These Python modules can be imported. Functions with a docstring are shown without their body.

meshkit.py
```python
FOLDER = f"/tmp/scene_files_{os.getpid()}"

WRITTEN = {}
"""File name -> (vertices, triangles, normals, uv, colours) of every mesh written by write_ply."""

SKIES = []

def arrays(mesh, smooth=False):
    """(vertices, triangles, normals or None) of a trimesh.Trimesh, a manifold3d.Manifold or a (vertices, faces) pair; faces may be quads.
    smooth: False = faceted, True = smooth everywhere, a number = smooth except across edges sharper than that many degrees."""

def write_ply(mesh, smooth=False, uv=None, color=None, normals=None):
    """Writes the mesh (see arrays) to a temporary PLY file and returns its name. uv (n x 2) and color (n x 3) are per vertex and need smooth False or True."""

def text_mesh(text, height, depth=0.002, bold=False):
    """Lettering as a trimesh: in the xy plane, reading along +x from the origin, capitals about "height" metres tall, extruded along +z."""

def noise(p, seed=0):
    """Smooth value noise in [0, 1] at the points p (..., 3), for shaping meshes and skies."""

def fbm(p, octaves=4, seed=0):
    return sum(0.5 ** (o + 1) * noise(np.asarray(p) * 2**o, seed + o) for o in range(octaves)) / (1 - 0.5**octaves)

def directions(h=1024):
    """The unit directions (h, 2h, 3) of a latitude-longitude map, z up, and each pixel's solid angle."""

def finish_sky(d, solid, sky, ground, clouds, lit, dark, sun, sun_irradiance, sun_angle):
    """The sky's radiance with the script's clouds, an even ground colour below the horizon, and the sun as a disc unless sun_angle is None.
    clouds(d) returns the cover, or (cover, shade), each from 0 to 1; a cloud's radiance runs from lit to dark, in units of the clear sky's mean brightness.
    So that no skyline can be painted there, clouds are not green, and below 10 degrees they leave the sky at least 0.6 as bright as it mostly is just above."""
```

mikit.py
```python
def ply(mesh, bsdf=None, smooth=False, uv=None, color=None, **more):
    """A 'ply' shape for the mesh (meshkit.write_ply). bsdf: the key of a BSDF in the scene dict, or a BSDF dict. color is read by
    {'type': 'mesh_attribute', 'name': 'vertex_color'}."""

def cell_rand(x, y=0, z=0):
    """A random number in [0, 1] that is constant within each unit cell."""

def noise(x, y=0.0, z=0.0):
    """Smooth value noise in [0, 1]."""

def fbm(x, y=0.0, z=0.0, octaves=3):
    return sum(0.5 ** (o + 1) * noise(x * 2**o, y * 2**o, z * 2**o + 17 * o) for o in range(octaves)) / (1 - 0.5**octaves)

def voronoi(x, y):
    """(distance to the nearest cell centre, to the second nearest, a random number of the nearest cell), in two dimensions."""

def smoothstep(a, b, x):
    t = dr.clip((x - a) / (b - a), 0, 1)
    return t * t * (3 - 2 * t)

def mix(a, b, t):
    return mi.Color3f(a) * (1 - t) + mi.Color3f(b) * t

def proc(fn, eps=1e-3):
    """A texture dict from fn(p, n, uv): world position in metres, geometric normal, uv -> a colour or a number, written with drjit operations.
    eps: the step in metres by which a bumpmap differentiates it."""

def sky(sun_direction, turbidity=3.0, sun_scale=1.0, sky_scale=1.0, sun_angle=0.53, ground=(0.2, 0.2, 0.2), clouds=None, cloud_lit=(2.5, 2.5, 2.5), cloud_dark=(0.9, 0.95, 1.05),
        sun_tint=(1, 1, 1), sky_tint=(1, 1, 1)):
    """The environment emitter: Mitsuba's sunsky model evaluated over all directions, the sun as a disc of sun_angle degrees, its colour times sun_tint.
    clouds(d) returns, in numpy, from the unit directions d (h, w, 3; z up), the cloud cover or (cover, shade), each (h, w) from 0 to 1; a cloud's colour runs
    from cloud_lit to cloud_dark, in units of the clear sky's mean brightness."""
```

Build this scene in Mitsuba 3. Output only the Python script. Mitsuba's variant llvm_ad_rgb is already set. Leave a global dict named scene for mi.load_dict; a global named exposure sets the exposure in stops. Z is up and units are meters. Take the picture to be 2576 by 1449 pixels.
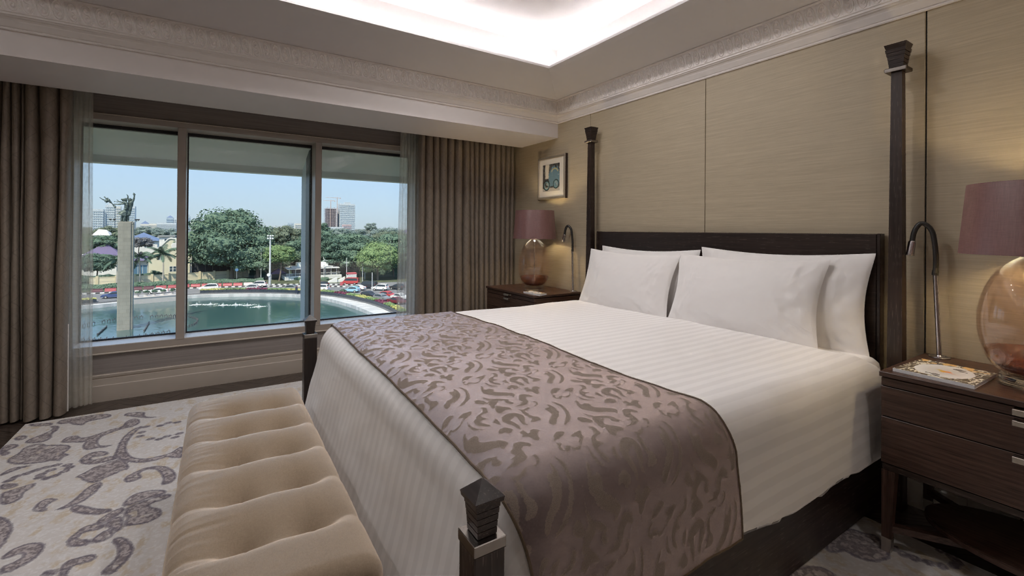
import math, numpy as np, trimesh, drjit as dr, mitsuba as mi, mikit, meshkit
import shapely
from shapely.geometry import Polygon, LineString, Point
from scipy.spatial import ConvexHull
from mikit import ply, noise, fbm, voronoi, cell_rand, smoothstep, mix, proc
TR = mi.ScalarTransform4f
PI = math.pi
scene, labels = {'type': 'scene'}, {}

# ------------------------------------------------------------------ camera, sky, lights, exposure
EYE = 1.25                                   # camera height; the room is measured from the point below the camera
def camera_matrix(yaw, pitch, roll):
    fwd = np.array([math.sin(yaw)*math.cos(pitch), math.cos(yaw)*math.cos(pitch), -math.sin(pitch)])
    right = np.array([math.cos(yaw), -math.sin(yaw), 0.0]); up = np.cross(right, fwd)
    c, s = math.cos(roll), math.sin(roll)
    right, up = c*right + s*up, -s*right + c*up
    m = np.eye(4); m[:3, 0], m[:3, 1], m[:3, 2], m[:3, 3] = -right, up, fwd, [0, 0, EYE]
    return m
scene['camera'] = {'type': 'perspective', 'fov': math.degrees(2*math.atan(1288/1143.75)), 'fov_axis': 'x', 'near_clip': 0.05, 'far_clip': 5000.0,
                   'principal_point_offset_y': (724.5-576.3)/1449,
                   'to_world': TR(camera_matrix(math.radians(32.807), math.radians(-0.218), math.radians(0.495)).tolist())}
exposure = 0.5
def haze(d):                                  # thin even haze that whitens the sky towards the horizon
    return 0.62*np.clip(1 - d[..., 2]/0.5, 0, 1)**2 + 0.22
scene['sky'] = mikit.sky((-0.45, -0.65, 1.0), turbidity=4.0, sun_scale=2.7, sky_scale=4.2, ground=(0.16, 0.18, 0.15), clouds=haze,
                         cloud_lit=(1.02, 1.13, 1.2), cloud_dark=(1, 1, 1), sky_tint=(0.84, 1.0, 1.12))
COVE = (21, 20.6, 20.6)                         # hidden light strip round the ceiling tray
BULB = (120.0, 94.0, 55.0)                     # table lamp bulbs


ADDED_DIM = (105.0, 101.0, 99.0)                    # dimmer added downlight, a fill over the camera's end of the room
ADDED_DOWN = (152.0, 148.0, 148.0)                  # unseen downlights added in the raised tray to brighten bed and walls

# ------------------------------------------------------------------ helpers: naming
def uniq(key):
    if key not in scene and key not in labels: return key
    k = 1
    while f'{key}_{k:03d}' in scene or f'{key}_{k:03d}' in labels: k += 1
    return f'{key}_{k:03d}'
def tag(key, label=None, cat=None, group=None, kind=None):
    d = {k: v for k, v in (('label', label), ('category', cat), ('group', group), ('kind', kind)) if v}
    if d: labels[key] = d
    return key
def thing(name, label, cat, group=None, kind=None):
    """A thing without a mesh of its own: the key its parts' keys start with."""
    return tag(uniq(name), label, cat, group, kind)
def add(name, mesh, m, parent=None, label=None, cat=None, group=None, kind=None, smooth=False, uv=None, color=None, tw=None, **more):
    key = uniq(f'{parent}__{name}' if parent else name)
    d = dict(mesh) if isinstance(mesh, dict) else ply(mesh, m, smooth, uv, color, **more)
    if isinstance(mesh, dict) and m is not None: d['bsdf'] = {'type': 'ref', 'id': m}
    if tw is not None: d['to_world'] = tw
    scene[key] = d
    tag(key, label, cat, group, kind)
    return key
def struct(name, mesh, m, parent=None, **k):
    return add(name, mesh, m, parent, kind=None if parent else 'structure', **k)
def move(x=0, y=0, z=0, rz=0, s=1.0):
    return TR().translate([x, y, z]).rotate([0, 0, 1], math.degrees(rz)).scale(s)

# ------------------------------------------------------------------ helpers: meshes
def cat(ms): return trimesh.util.concatenate([m if isinstance(m, trimesh.Trimesh) else tm(m) for m in ms])
def tm(vf):
    v, f = np.asarray(vf[0], float), np.asarray(vf[1], int)
    if f.shape[1] == 4: f = np.vstack([f[:, [0, 1, 2]], f[:, [0, 2, 3]]])
    return trimesh.Trimesh(v, f, process=False)
def hull(pts):
    pts = np.asarray(pts, float); h = ConvexHull(pts); c = pts.mean(0); f = h.simplices.copy()
    n = np.cross(pts[f[:, 1]]-pts[f[:, 0]], pts[f[:, 2]]-pts[f[:, 0]])
    flip = (n*(pts[f[:, 0]]-c)).sum(1) < 0
    f[flip] = f[flip][:, ::-1]
    return trimesh.Trimesh(pts, f, process=False)
_BOX = None
def box(x0, x1, y0, y1, z0, z1, b=0.0):
    """A box with chamfered edges."""
    if b <= 0:
        m = trimesh.creation.box((x1-x0, y1-y0, z1-z0)); m.apply_translation(((x0+x1)/2, (y0+y1)/2, (z0+z1)/2)); return m
    b = min(b, .49*(x1-x0), .49*(y1-y0), .49*(z1-z0)); P = []
    for sx in (0, 1):
        for sy in (0, 1):
            for sz in (0, 1):
                X, Y, Zz = (x0, x1)[sx], (y0, y1)[sy], (z0, z1)[sz]; bx, by, bz = (b, -b)[sx], (b, -b)[sy], (b, -b)[sz]
                P += [(X, Y+by, Zz+bz), (X+bx, Y, Zz+bz), (X+bx, Y+by, Zz)]
    return hull(P)
def frustum(c, w0, d0, z0, w1, d1, z1):
    x, y = c
    return hull([(x+sx*w/2, y+sy*d/2, z) for w, d, z in ((w0, d0, z0), (w1, d1, z1)) for sx in (-1, 1) for sy in (-1, 1)])
def lathe(prof, n=48, c=(0, 0, 0), close=False):
    prof = np.asarray(prof, float); k = len(prof); a = np.arange(n)*2*PI/n
    v = np.stack([prof[:, None, 0]*np.cos(a), prof[:, None, 0]*np.sin(a), np.broadcast_to(prof[:, 1:2], (k, n))], -1).reshape(-1, 3) + np.asarray(c)
    i, j = np.meshgrid(np.arange(k-1), np.arange(n), indexing='ij'); j2 = (j+1) % n
    q = np.stack([i*n+j, i*n+j2, (i+1)*n+j2, (i+1)*n+j], -1).reshape(-1, 4)
    m = tm((v, q)); m.update_faces(m.area_faces > 1e-12); m.remove_unreferenced_vertices()
    return m
def tube(pts, rad, n=8, cap=True):
    p = np.asarray(pts, float); k = len(p); r = np.broadcast_to(np.asarray(rad, float), (k,))
    t = np.gradient(p, axis=0); t /= np.linalg.norm(t, axis=1, keepdims=True)+1e-12
    a = np.cross(t[0], [0, 0, 1.0] if abs(t[0][2]) < .9 else [1.0, 0, 0]); A = []
    for q in range(k):
        a = a - t[q]*(a@t[q]); a /= np.linalg.norm(a)+1e-12; A.append(a)
    A = np.array(A); B = np.cross(t, A); w = np.arange(n)*2*PI/n
    v = (p[:, None]+r[:, None, None]*(np.cos(w)[None, :, None]*A[:, None]+np.sin(w)[None, :, None]*B[:, None])).reshape(-1, 3)
    i, j = np.meshgrid(np.arange(k-1), np.arange(n), indexing='ij'); j2 = (j+1) % n
    f = np.stack([i*n+j, i*n+j2, (i+1)*n+j2, (i+1)*n+j], -1).reshape(-1, 4); f = np.vstack([f[:, [0, 1, 2]], f[:, [0, 2, 3]]])
    if cap:
        v = np.vstack([v, p[:1], p[-1:]]); jj = np.arange(n)
        f = np.vstack([f, np.stack([jj*0+k*n, (jj+1) % n, jj], 1), np.stack([jj*0+k*n+1, (k-1)*n+jj, (k-1)*n+(jj+1) % n], 1)])
    return tm((v, f))
def grid(P, flip=False):
    """A surface through the points P (nu, nv, 3)."""
    nu, nv = P.shape[:2]; i, j = np.meshgrid(np.arange(nu-1), np.arange(nv-1), indexing='ij')
    q = np.stack([i*nv+j, (i+1)*nv+j, (i+1)*nv+j+1, i*nv+j+1], -1).reshape(-1, 4)
    return tm((P.reshape(-1, 3), q[:, ::-1] if flip else q))
def extrude(poly, h, z=0.0):
    m = trimesh.creation.extrude_polygon(poly if isinstance(poly, shapely.geometry.base.BaseGeometry) else Polygon(poly), h, engine='earcut'); m.apply_translation((0, 0, z)); return m
def axes(m, ax, ay, az, o=(0, 0, 0)):
    """Puts a mesh's x, y, z axes along ax, ay, az."""
    M = np.array([ax, ay, az], float).T; m = m.copy(); m.vertices = m.vertices@M.T + np.asarray(o, float)
    if np.linalg.det(M) < 0: m.invert()
    return m
def ring(prof, x0, x1, y0, y1):
    """A moulding with mitred corners round a rectangle: prof = (distance inwards, z) points."""
    P = np.asarray(prof, float); L = []
    for X, Y, sx, sy in ((x1, y1, -1, -1), (x0, y1, 1, -1), (x0, y0, 1, 1), (x1, y0, -1, 1), (x1, y1, -1, -1)):
        L.append(np.stack([X+sx*P[:, 0], Y+sy*P[:, 0], P[:, 1]], -1))
    return grid(np.array(L))
def ico(r, c=(0, 0, 0), s=1):
    m = trimesh.creation.icosphere(subdivisions=s, radius=1.0); m.apply_scale(r); m.apply_translation(c); return m
def spline(P, n=40):
    from scipy.interpolate import CubicSpline
    P = np.asarray(P, float); t = np.r_[0, np.cumsum(np.linalg.norm(np.diff(P, axis=0), axis=1))]
    return CubicSpline(t, P)(np.linspace(0, t[-1], n))
def chaikin(P, k=2):
    P = np.asarray(P, float)
    for _ in range(k):
        Q = np.roll(P, -1, 0); P = np.stack([.75*P+.25*Q, .25*P+.75*Q], 1).reshape(-1, 2)
    return P
def sdf(pts, polys):
    """Signed distance (inside positive, kept within 5 cm) of many points to a set of polygons."""
    polys = [p for g in polys for p in (g.geoms if hasattr(g, 'geoms') else [g]) if p.area > 1e-7]
    tree = shapely.STRtree([p.exterior for p in polys]); q = shapely.points(pts)
    i, d = tree.query_nearest(q, return_distance=True, all_matches=False)
    out = np.full(len(pts), .05); out[i[0]] = np.minimum(d, .05)
    inside = np.zeros(len(pts), bool); inside[shapely.STRtree(polys).query(q, predicate='within')[0]] = True
    return np.where(inside, out, -out)
def noise2(x, y, seed=0, o=3): return meshkit.fbm(np.stack([x, y, np.zeros_like(x)], -1), o, seed)

# ------------------------------------------------------------------ materials
def rgb(*c): return {'type': 'rgb', 'value': list(c)}
def two(d): return {'type': 'twosided', 'bsdf': d}
def prin(col, rough=0.5, **k):
    return two({'type': 'principled', 'base_color': col if isinstance(col, dict) else rgb(*col), 'roughness': rough, **k})
def M(name, d): scene['material_'+name] = d; return 'material_'+name
def bumped(d, fn, scale=1.0, eps=1e-3):
    return two({'type': 'bumpmap', 'arbitrary': proc(fn, eps), 'scale': scale, 'bsdf': d['bsdf'] if d.get('type') == 'twosided' else d})

def f_wall(p, n, uv):
    s = fbm(p.y*4+p.x*4, p.z*210, 0, 3); t = noise(p.y*16+p.x*16, p.z*460)
    return mix((.318, .262, .184), (.440, .370, .268), dr.clip(.62*s+.38*t, 0, 1))
WALL = M('wall_fabric', prin(proc(f_wall), .55, specular=.35))
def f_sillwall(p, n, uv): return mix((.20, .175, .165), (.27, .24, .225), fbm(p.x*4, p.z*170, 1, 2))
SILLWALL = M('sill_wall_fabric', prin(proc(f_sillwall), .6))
PAINT = M('white_paint', prin((.66, .61, .59), .55, specular=.3))
PLASTER = M('ceiling_plaster', prin((.64, .61, .605), .7, specular=.2))
TRIM = M('taupe_trim', prin((.46, .40, .345), .38, specular=.45))
TRIMDARK = M('taupe_frame', prin((.33, .285, .25), .35, specular=.5))
SILL = M('window_sill', prin((.80, .82, .83), .3))
BLACK = M('black_gasket', prin((.012, .014, .018), .5))
def wood(ax):
    def f(p, n, uv):
        u, v, w = {'x': (p.x, p.y, p.z), 'y': (p.y, p.x, p.z), 'z': (p.z, p.x, p.y)}[ax]
        g = fbm(u*6, v*130, w*130, 3); q = noise(u*28, v*420, w*420)
        return mix((.018, .009, .0068), (.088, .046, .0325), dr.clip(.75*g+.45*q-.25, 0, 1))
    return f
WOODX, WOODY, WOODZ = (M('dark_wood_'+n, prin(proc(wood(a)), .38, specular=.4, clearcoat=.12, clearcoat_gloss=.75)) for n, a in (('lengthwise', 'x'), ('crosswise', 'y'), ('upright', 'z')))
def f_blackwood(ax):
    def f(p, n, uv):
        u, v, w = {'y': (p.y, p.x, p.z), 'z': (p.z, p.x, p.y), 'x': (p.x, p.y, p.z)}[ax]
        g = fbm(u*5, v*120, w*120, 3); q = smoothstep(.74, .9, noise(u*26, v*500, w*500))
        return mix((.007, .0045, .004), (.030, .018, .0145), g)+mi.Color3f(.05, .040, .033)*q
    return f
BEDWOOD, BEDWOODZ, BEDWOODX = (M('black_wood_'+n, prin(proc(f_blackwood(a)), .34, specular=.35, clearcoat=.15, clearcoat_gloss=.8)) for n, a in (('crosswise', 'y'), ('upright', 'z'), ('lengthwise', 'x')))
def f_parquet(p, n, uv): return mix((.020, .014, .012), (.06, .043, .034), fbm(uv.x*9, uv.y*160, 3, 3))
PARQUET = M('dark_parquet', prin(proc(f_parquet), .22, specular=.5, clearcoat=.3))
CHROME = M('chrome', two({'type': 'roughconductor', 'material': 'Cr', 'alpha': .08}))
STEEL = M('brushed_steel', two({'type': 'roughconductor', 'material': 'none', 'alpha': .22, 'specular_reflectance': rgb(.62, .58, .53)}))
COLLAR = M('dark_steel', two({'type': 'roughconductor', 'material': 'none', 'alpha': .12, 'specular_reflectance': rgb(.26, .235, .215)}))
RUBBER = M('black_rubber', prin((.013, .012, .011), .42))
GLASS = M('window_glass', {'type': 'thindielectric', 'int_ior': 1.5, 'specular_transmittance': rgb(.90, .955, .965)})

# ================================================================== the room
XR, YW, XL, YB = 2.71, 4.345, -2.9, -2.9      # head wall, window wall, and the two walls behind the camera
YF = 3.41                                     # face of the bulkhead above the curtains
struct('floor', box(XL-.2, XR+.12, YB-.2, YW+.2, -.14, -.012), 'material_dark_parquet')
# herringbone parquet planks where the photograph shows the floor beside the rug
def planks():
    L, W = .42, .085; V = []
    reg = [Polygon([(-1.6, 3.9), (2.7, 3.9), (2.7, YW), (-1.6, YW)]), Polygon([(2.2, -.5), (2.705, -.5), (2.705, .84), (2.2, .84)]), Polygon([(-1.9, 3.0), (-.95, 3.0), (-.95, 3.95), (-1.9, 3.95)])]
    c, s = math.cos(PI/4), math.sin(PI/4); base = {}
    for i in range(-40, 60):
        for j in range(-16, 20):
            for k in (0, 1):
                # herringbone in the turned frame (u along, v across)
                u0, v0 = (i*W + j*L*1.0, i*W - j*L*1.0) if k == 0 else (i*W + j*L*1.0, i*W - j*L*1.0 + W)
                r = (u0, u0+L, v0, v0+W) if k == 0 else (u0, u0+W, v0, v0+L)
                q = Polygon([(r[0], r[2]), (r[1], r[2]), (r[1], r[3]), (r[0], r[3])])
                q = shapely.affinity.rotate(q, 45, origin=(0, 0), use_radians=False)
                q = shapely.affinity.translate(q, .3, 2.0)
                for R in reg:
                    if q.intersects(R):
                        g = q.intersection(R).buffer(-.0011, join_style=2)
                        for gg in getattr(g, 'geoms', [g]):
                            if gg.area > 3e-4: V.append((gg, k))
    return V
import shapely.affinity
for g, k in planks():
    m = extrude(g, .012, -.012); v = m.vertices
    d = np.array([1, 1])/math.sqrt(2) if k == 0 else np.array([-1, 1])/math.sqrt(2)
    s = g.centroid.x*7.3+g.centroid.y*3.1
    add('plank', m, PARQUET, 'floor', uv=np.stack([v[:, :2]@d+s, v[:, :2]@[-d[1], d[0]]+s], -1))
# head wall with upholstered panels
struct('wall_right', box(XR+.012, XR+.14, YB-.2, YW+.2, -.14, 3.0), BLACK)
for y0, y1 in ((-2.6, .7195), (.7255, 1.8415), (1.8455, 2.9585), (2.9625, YW+.1)):
    add('fabric_panel', box(XR, XR+.0118, y0, y1, .1, 2.33, .002), WALL, 'wall_right')
struct('wall_left', box(XL-.14, XL, YB-.2, YW+.2, -.14, 3.0), WALL)
struct('wall_back', box(XL-.2, XR+.12, YB-.14, YB, -.14, 3.0), WALL)
# window wall: below, above and beside the opening
WX0, WX1, WZ0, WZ1 = -.905, 1.70, .345, 2.066
def wall_with_hole():
    return cat([box(XL-.2, XR+.12, YW, YW+.17, -.14, WZ0), box(XL-.2, XR+.12, YW, YW+.14, WZ1, 3.0), box(XL-.2, WX0, YW, YW+.14, WZ0, WZ1), box(WX1, XR+.12, YW, YW+.14, WZ0, WZ1)])
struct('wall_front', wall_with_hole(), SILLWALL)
# baseboards
def board(prof, a0, a1, along, off):
    """A straight moulding from a0 to a1: prof = (distance from the wall, z)."""
    P = np.asarray(prof, float); g = np.zeros((2, len(P)+1, 3)); P = np.vstack([P, P[:1]])
    for k, a in enumerate((a0, a1)):
        if along == 'x': g[k, :, 0], g[k, :, 1] = a, off-P[:, 0]
        else: g[k, :, 1], g[k, :, 0] = a, off-P[:, 0]
        g[k, :, 2] = P[:, 1]
    return grid(g, along == 'y')
BASE = [(0, 0), (.018, 0), (.018, .112), (.013, .117), (.013, .160), (.004, .163), (.004, .168), (.012, .171), (.015, .186), (.009, .192), (0, .192)]
struct('baseboard_front', board(BASE, XL, XR, 'x', YW), TRIM)
struct('baseboard_right', board(BASE, YB, YW, 'y', XR), M('cream_board', prin((.62, .59, .55), .45)))
# window: rails, mullions, panes, gaskets
W1 = struct('window_1', cat([box(WX0, WX1, YW-.018, YW+.19, .348, .398, .003), box(WX0, WX1, YW-.018, YW+.19, 2.020, 2.062, .003), box(WX0, -.855, YW-.018, YW+.19, .35, 2.06, .003), box(1.64, WX1, YW-.018, YW+.19, .35, 2.06, .003)]), TRIMDARK)
add('trim_bead', box(WX0-.01, WX1+.01, YW-.026, YW+.01, .338, .349, .003), M('pale_bead', prin((.56, .50, .43), .35)), W1)
add('trim_bead', box(WX0-.01, WX1+.01, YW-.024, YW+.01, 2.061, 2.067, .002), 'material_pale_bead', W1)
for x0, x1 in ((-.272, -.218), (.713, .766)):
    add('mullion', box(x0, x1, YW-.022, YW+.19, .392, 2.024, .003), TRIMDARK, W1)
for x0, x1 in ((-.855, -.272), (-.218, .713), (.766, 1.64)):
    add('sill_board', box(x0, x1, YW-.012, YW+.172, .394, .4005), SILL, W1)
    add('gasket', cat([box(x0, x1, YW+.170, YW+.19, .398, .412), box(x0, x1, YW+.170, YW+.19, 1.996, 2.02), box(x0, x0+.008, YW+.170, YW+.19, .4, 2.01), box(x1-.008, x1, YW+.170, YW+.19, .4, 2.01)]), BLACK, W1)
    add('pane', tm(([(x0, YW+.178, .40), (x1, YW+.178, .40), (x1, YW+.178, 2.02), (x0, YW+.178, 2.02)], [[0, 1, 2, 3]])), GLASS, W1)
# ceiling: sloped ring up to the lip of the light trough, trough, upper tray
LIP = [(.075, 2.470), (.12, 2.474), (.22, 2.492), (.34, 2.522), (.44, 2.552), (.478, 2.568), (.480, 2.580), (.472, 2.590), (.10, 2.590), (.10, 2.93)]
struct('ceiling', cat([ring(LIP, XL, XR, YB, YF), box(XL, XR, YB, YF, 2.92, 3.0)]), PLASTER)
add('bulkhead', cat([box(XL-.1, XR+.011, YF, 4.03, 2.139, 2.64)]), PAINT, 'ceiling')
add('curtain_pocket', box(XL-.1, XR+.011, 4.0, YW+.05, 2.62, 2.7), PAINT, 'ceiling')
CROWN = [(0, 2.271), (.010, 2.271), (.013, 2.276), (.010, 2.282), (.007, 2.284), (.012, 2.287), (.029, 2.313), (.031, 2.318), (.038, 2.325), (.048, 2.330), (.052, 2.336), (.058, 2.337), (.058, 2.346), (.062, 2.350), (.064, 2.350), (.072, 2.458), (.078, 2.460), (.082, 2.465), (.080, 2.470), (.072, 2.470), (.072, 2.478), (0, 2.478)]
struct('trim_1', ring(CROWN, XL, XR, YB, YF), M('moulding_paint', prin((.71, .66, .63), .5, specular=.3)))
# carved scrolls of the frieze, one by one
def scroll_mesh():
    """One link of the frieze: a slanting oval with a double spiral in it and a leaf between it and the next."""
    a = np.linspace(0, 2*PI, 33); ov = np.stack([.0205*np.cos(a)-.006*np.sin(a), .047*np.sin(a), 0*a], -1)
    out = [tube(ov, .0032, 5, False)]
    C = spline([(-.006, .012, 0), (.001, .015, 0), (.003, .024, 0), (-.005, .031, 0), (-.013, .022, 0), (-.010, .006, 0), (0, 0, 0), (.010, -.006, 0), (.013, -.022, 0), (.005, -.031, 0), (-.003, -.024, 0), (-.001, -.015, 0), (.006, -.012, 0)], 30)
    out.append(tube(C, .0031, 5))
    for s in (1, -1): out.append(hull([(s*.0285+dx, s*(-.020)+dy, z) for dx, dy, z in ((0, .016, 0), (-.007, -.028, 0), (.007, -.028, 0), (0, -.018, .0035))]) if s > 0 else hull([(-.0285+dx, .020+dy, z) for dx, dy, z in ((0, -.016, 0), (-.007, .028, 0), (.007, .028, 0), (0, .018, .0035))]))
    m = cat(out); m.vertices[:, 2] *= .9
    return m
SC = scroll_mesh(); P0 = .0575
sl = np.array([.008, .108]); sl /= np.linalg.norm(sl)           # lean of the frieze face
dmid, zmid = .0680, 2.404
right = ply(axes(SC, (0, -1, 0), (-sl[0], 0, sl[1]), (-sl[1], 0, -sl[0]), (XR-dmid, 0, zmid)), 'material_moulding_paint', 40)
front = ply(axes(SC, (1, 0, 0), (0, -sl[0], sl[1]), (0, -sl[1], -sl[0]), (0, YF-dmid, zmid)), 'material_moulding_paint', 40)
for k in range(62): add('scroll', right, None, 'trim_1', tw=move(y=YF-.105-k*P0))
for k in range(68): add('scroll', front, None, 'trim_1', tw=move(x=XR-.105-k*P0))
# lights: strip in the trough, added downlights out of view
def strip_ring(d0, d1, z): return ring([(d0, z), (d1, z)], XL, XR, YB, YF)
k = thing('cove_light', 'hidden white light strip in the trough round the raised ceiling', 'cove light')
add('strip', strip_ring(.20, .24, 2.612), PAINT, k, emitter={'type': 'area', 'radiance': rgb(*COVE)})
add('profile', ring([(.17, 2.590), (.17, 2.606), (.27, 2.606), (.27, 2.590)], XL, XR, YB, YF), STEEL, k)
for i, (x, y) in enumerate(((.2, 2.62), (.9, 2.55), (1.5, 2.35), (1.5, 1.55), (-.65, 2.6), (-1.4, 1.9), (1.25, -.45))):
    k = thing('added_downlight', 'added unseen downlight in the raised ceiling above the '+('far side of the bench', 'far part of the bed foot', 'far pillows', 'middle of the bed', 'rug beside the bench', 'open rug to the left', 'near side of the bed')[i], 'added light', 'added downlights')
    add('trim_ring', lathe([(.062, 2.9195), (.085, 2.9195), (.085, 2.912), (.066, 2.912), (.062, 2.9195)], 32, (x, y, 0)), STEEL, k, smooth=30)
    d = lathe([(0, 2.9175), (.062, 2.9175)], 32, (x, y, 0)); d.invert() if d.face_normals[0][2] > 0 else None
    add('lens', d, PAINT, k, emitter={'type': 'area', 'radiance': rgb(*(ADDED_DOWN if i < 6 else ADDED_DIM))})

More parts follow.
